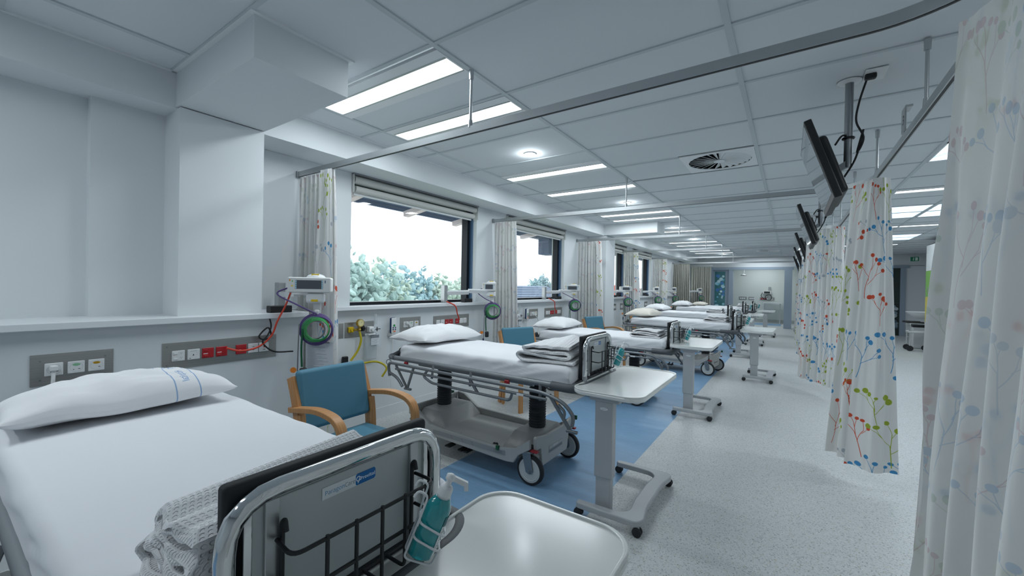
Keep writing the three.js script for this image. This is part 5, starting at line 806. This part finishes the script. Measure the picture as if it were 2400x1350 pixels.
// ================================================================ RIGHT SIDE AND END ROOM
{
  const t = thing('tall_cabinet', 'tall white cabinet with green, yellow and white locker doors', 'cabinet', [2.42, 0, -11.3]);
  part(t, 'carcass', [span(0.015, 0.8, 0.1, 2.3, 0, -1.0), span(0.06, 0.8, 0, 0.1, -0.05, -1.0)], M.cabinet); part(t, 'shadow_gap', span(0.03, 0.78, 2.3, 2.33, -0.02, -0.98), M.black); part(t, 'upper_bulkhead', span(0.0, 0.014, 1.76, 2.3, 0, -1.0), M.cabinet);
  const c = [[M.cabinet, M.doorYellow], [M.doorYellow, M.doorGreen], [M.doorGreen, M.cabinet]]; // far column, near column
  c.forEach((r, i) => r.forEach((m, j) => { const y0 = 0.1 + i * 0.553, z0 = j ? -0.005 : -0.5; const d = new THREE.Group(); d.name = 'door'; t.add(d); part(d, 'leaf', span(-0.004, 0.014, y0, y0 + 0.547, z0, z0 - 0.49), m); part(d, 'handle', pipe([[-0.004, y0 + (i === 0 ? 0.38 : 0.08), z0 - 0.2], [-0.03, y0 + (i === 0 ? 0.38 : 0.08), z0 - 0.2], [-0.03, y0 + (i === 0 ? 0.5 : 0.2), z0 - 0.2], [-0.004, y0 + (i === 0 ? 0.5 : 0.2), z0 - 0.2]], 0.006, 0.01), M.alu); }));
  const e = thing('exit_sign', 'small green and white exit sign hung by the far right door', 'sign', [2.95, 2.26, -16.2], -0.3); part(e, 'housing', rbox(0.2, 0.15, 0.04, 0.006), M.white); part(e, 'sign_face', moved(panel(0.18, 0.13, 0.002), 0, 0, 0.021), decal(0.18, 0.13, 128, (x, w, h) => { x.fillStyle = '#17805a'; x.fillRect(0, 0, w, h); x.fillStyle = '#dff0e6'; x.fillRect(w * 0.56, h * 0.15, w * 0.3, h * 0.7); x.beginPath(); x.arc(w * 0.38, h * 0.25, 8, 0, 7); x.fill(); x.fillRect(w * 0.3, h * 0.38, 14, 40); })); part(e, 'hanger', cyl(0.006, 0.006, 0.1, 0, 0.125, 0), M.alu);
  const k = thing('wash_basin', 'white wash basin on the wall beside the locker cabinet', 'basin', [2.6, 0.82, -13.1]); part(k, 'bowl', lathe([[0, -0.14], [0.14, -0.13], [0.24, -0.03], [0.3, 0.02], [0.29, 0.03], [0.2, -0.03], [0, -0.1]]).scale(1.2, 1, 1), M.white); part(k, 'wall_support', span(0, 0.65, -0.12, -0.04, -0.1, 0.1), M.white);
  const b = thing('waste_bin', 'pale waste bin under the wash basin', 'bin', [2.5, 0, -13.2]); part(b, 'bin_body', rbox(0.26, 0.5, 0.3, 0.03, 0, 0.25, 0), M.lightgrey); part(b, 'lid', rbox(0.28, 0.05, 0.32, 0.015, 0, 0.52, 0), M.black);
  const w = thing('wheeled_commode', 'wheeled commode chair with black armrest beside the locker cabinet', 'commode chair', [2.36, 0, -12.55]);
  part(w, 'frame', [pipe([[-0.15, 0.08, 0.15], [-0.15, 0.62, 0.15], [0.15, 0.62, 0.15], [0.15, 0.08, 0.15]], 0.013), pipe([[-0.15, 0.08, -0.15], [-0.15, 0.62, -0.15], [0.15, 0.62, -0.15], [0.15, 0.08, -0.15]], 0.013), pipe([[-0.15, 0.3, 0.15], [-0.15, 0.3, -0.15]], 0.012), pipe([[0.15, 0.3, 0.15], [0.15, 0.3, -0.15]], 0.012)], M.chrome); part(w, 'seat', rbox(0.34, 0.05, 0.34, 0.02, 0, 0.42, 0), M.lightgrey); part(w, 'armrest', rbox(0.3, 0.035, 0.05, 0.012, -0.08, 0.635, 0.15), M.black); part(w, 'armrest', rbox(0.3, 0.035, 0.05, 0.012, -0.08, 0.635, -0.15), M.black);
  for (const x of [-0.15, 0.15]) for (const z of [-0.15, 0.15]) part(w, 'wheel', disc(0.06, 0.03, 'z', x, 0.06, z), M.rubber);
  const d = thing('wall_desk', 'white desk against the back wall of the end room', 'desk', [-0.55, 0, -18.95]); part(d, 'top', rbox(0.62, 0.03, 0.5, 0.005, 0, 0.79, 0), M.white); part(d, 'leg', pipe([[0.25, 0.78, 0.2], [0.25, 0, 0.2]], 0.02), M.lightgrey); part(d, 'leg', pipe([[-0.25, 0.78, 0.2], [-0.25, 0, 0.2]], 0.02), M.lightgrey);
  const m = thing('patient_monitor', 'monitor with tangled leads above the desk in the end room', 'monitor', [-0.75, 1.1, -19.2]); part(m, 'casing', rbox(0.3, 0.12, 0.1, 0.015, 0, 0.1, 0), M.offwhite); part(m, 'screen_face', rbox(0.2, 0.08, 0.004, 0.001, 0, 0.1, 0.051), M.dark); part(m, 'mount', rbox(0.08, 0.45, 0.05, 0.006, 0.08, 0.1, -0.06), M.alu); part(m, 'leads', [moved(new THREE.TorusGeometry(0.11, 0.012, 6, 24), 0.05, -0.1, 0.05), tube([[-0.15, 0.1, 0.02], [-0.2, -0.05, 0.04], [-0.05, -0.2, 0.05]], 0.01)], M.cableBlack);
  for (const [x, wd, l] of [[-1.6, 0.28, 'gas outlet strip'], [-1.3, 0.2, 'three-module panel'], [-0.75, 0.5, 'long red socket panel']]) { const p = thing('end_socket_panel', `${l} on the back wall of the end room`, 'socket panel', [x, 0.94, ROOMEND + 0.004]); part(p, 'steel_plate', rbox(wd, 0.13, 0.008, 0.002), M.steel); for (let i = 0; i < (wd > 0.4 ? 6 : 3); i++) part(p, 'module', rbox(0.055, 0.06, 0.006, 0.002, -wd / 2 + 0.06 + i * 0.07, 0, 0.006), wd > 0.4 && i < 3 ? M.redSocket : M.white); }
  const x = thing('examination_lamp', 'white examination lamp hanging in the end room', 'lamp', [-1.45, 1.82, -17.6]); part(x, 'lamp_head', lathe([[0, 0.06], [0.05, 0.05], [0.11, 0], [0, -0.01]]), M.white); part(x, 'arm', pipe([[0, 0.05, 0], [0.02, 0.3, 0], [-0.03, 0.3, 0], [-0.03, 0.53, 0]], 0.012), M.white);
  for (const z of [-17.5, -18.6]) { const q = thing('room_light', `ceiling light of the end room, ${z > -18 ? 'front' : 'rear'} one, hidden above the opening`, 'ceiling light', [-0.9, 2.348, z]); part(q, 'diffuser', span(-0.5, 0.5, -0.006, 0.002, -0.07, 0.07), M.tube); const l = new THREE.RectAreaLight(TUBE_COLOR, TUBE_POWER, 1, 0.14); l.rotation.x = -PI / 2; l.position.y = -0.012; q.add(l); }
}
// ================================================================ OUTSIDE: trees and roofs
{
  const leaf = new THREE.IcosahedronGeometry(0.16, 0).scale(1, 0.35, 0.8), bark = std('#6a5a4c', 0.9), mats = ['#a3bdb8', '#b4c6ba', '#94b4ba', '#b9c6bd'].map((c) => std(c, 0.9));
  [[-13, -8.2, 2.9, 2.6, 0], [-15, -11.2, 2.2, 2.4, 1], [-16, -13.8, 2.2, 2.3, 2], [-15.5, -16.2, 1.9, 2.2, 1], [-17, -18.6, 1.8, 2.4, 3], [-19, -22, 1.6, 2.4, 0], [-30, -51.5, 3.0, 2.2, 2], [-31, -58, 2.5, 2.2, 1]].forEach(([x, z, top, R, k], i) => {
    const r = rng(100 + i), t = thing('tree', `${['tall blue green tree at the near edge of the first window', 'pale leafy tree in the near half of the first window', 'dark blue green tree at the middle of the first window', 'pale green tree right of the middle of the first window', 'light olive tree at the far edge of the first window', 'tree behind the first window frame', 'round crowned tree above the grey roof', 'small pale tree beyond the grey roof'][i]}`, 'tree', [x, -4.5, z], 0, undefined), H = top + 4.5;
    part(t, 'trunk', [cyl(0.12, 0.24, H * 0.7, 0, H * 0.35, 0, 10)], bark);
    const n = 3600, f = new THREE.InstancedMesh(leaf, mats[k], n), m4 = new THREE.Matrix4(), q = new THREE.Quaternion(); f.name = 'foliage'; f.userData.kind = 'stuff';
    for (let j = 0; j < n; j++) { const a = r() * 2 * PI, c = r() * 2 - 1, s = Math.sqrt(1 - c * c), rr = R * Math.pow(r(), 0.4) * (0.78 + 0.35 * noise3(s * Math.cos(a) * 2, c * 2, i + s * Math.sin(a) * 2)); q.setFromEuler(new THREE.Euler(r() * 6, r() * 6, r() * 6)); m4.compose(V(rr * s * Math.cos(a), H - R * 1.05 + rr * c * 1.1, rr * s * Math.sin(a)), q, V(1, 1, 1).multiplyScalar(0.5 + r() * 0.8)); f.setMatrixAt(j, m4); }
    f.castShadow = f.receiveShadow = true; t.add(f);
  });
  const house = (x, z, w, d, y, col, label) => { const t = thing('house', label, 'house', [x, -5, z]); part(t, 'wall', span(-w / 2, w / 2, 0, y + 4.2, -d / 2, d / 2), std('#d8d4ce', 0.8)); const g = plate([[-w / 2 - 0.4, y + 4], [0, y + 6], [w / 2 + 0.4, y + 4]], d + 0.6, 0.01); part(t, 'roof', g, std(col, 0.85)); for (let i = 0; i < 9; i++) part(t, 'tile_course', bar([0.05 + (w / 2 + 0.35) * (i + 1) / 9, y + 6.06 - 2 * (i + 1) / 9, -d / 2 - 0.3], [0.05 + (w / 2 + 0.35) * (i + 1) / 9, y + 6.06 - 2 * (i + 1) / 9, d / 2 + 0.3], 0.12, 0.06), std(col, 0.85)); };
  house(-25, -36, 9, 16, 0.3, '#77869a', 'grey tiled roof seen through the second window'); house(-24, -62, 9, 26, 0.7, '#c4614c', 'red tiled roof seen through the third window');
  struct('ground', span(-140, -3.5, -5.1, -5, 60, -160), std('#8f9c86', 0.95));
}
scene.traverse((o) => { if (o.isRectAreaLight || o.isLight) o.name = o.name || 'lamp_glow'; });
renderer.render(scene, camera);
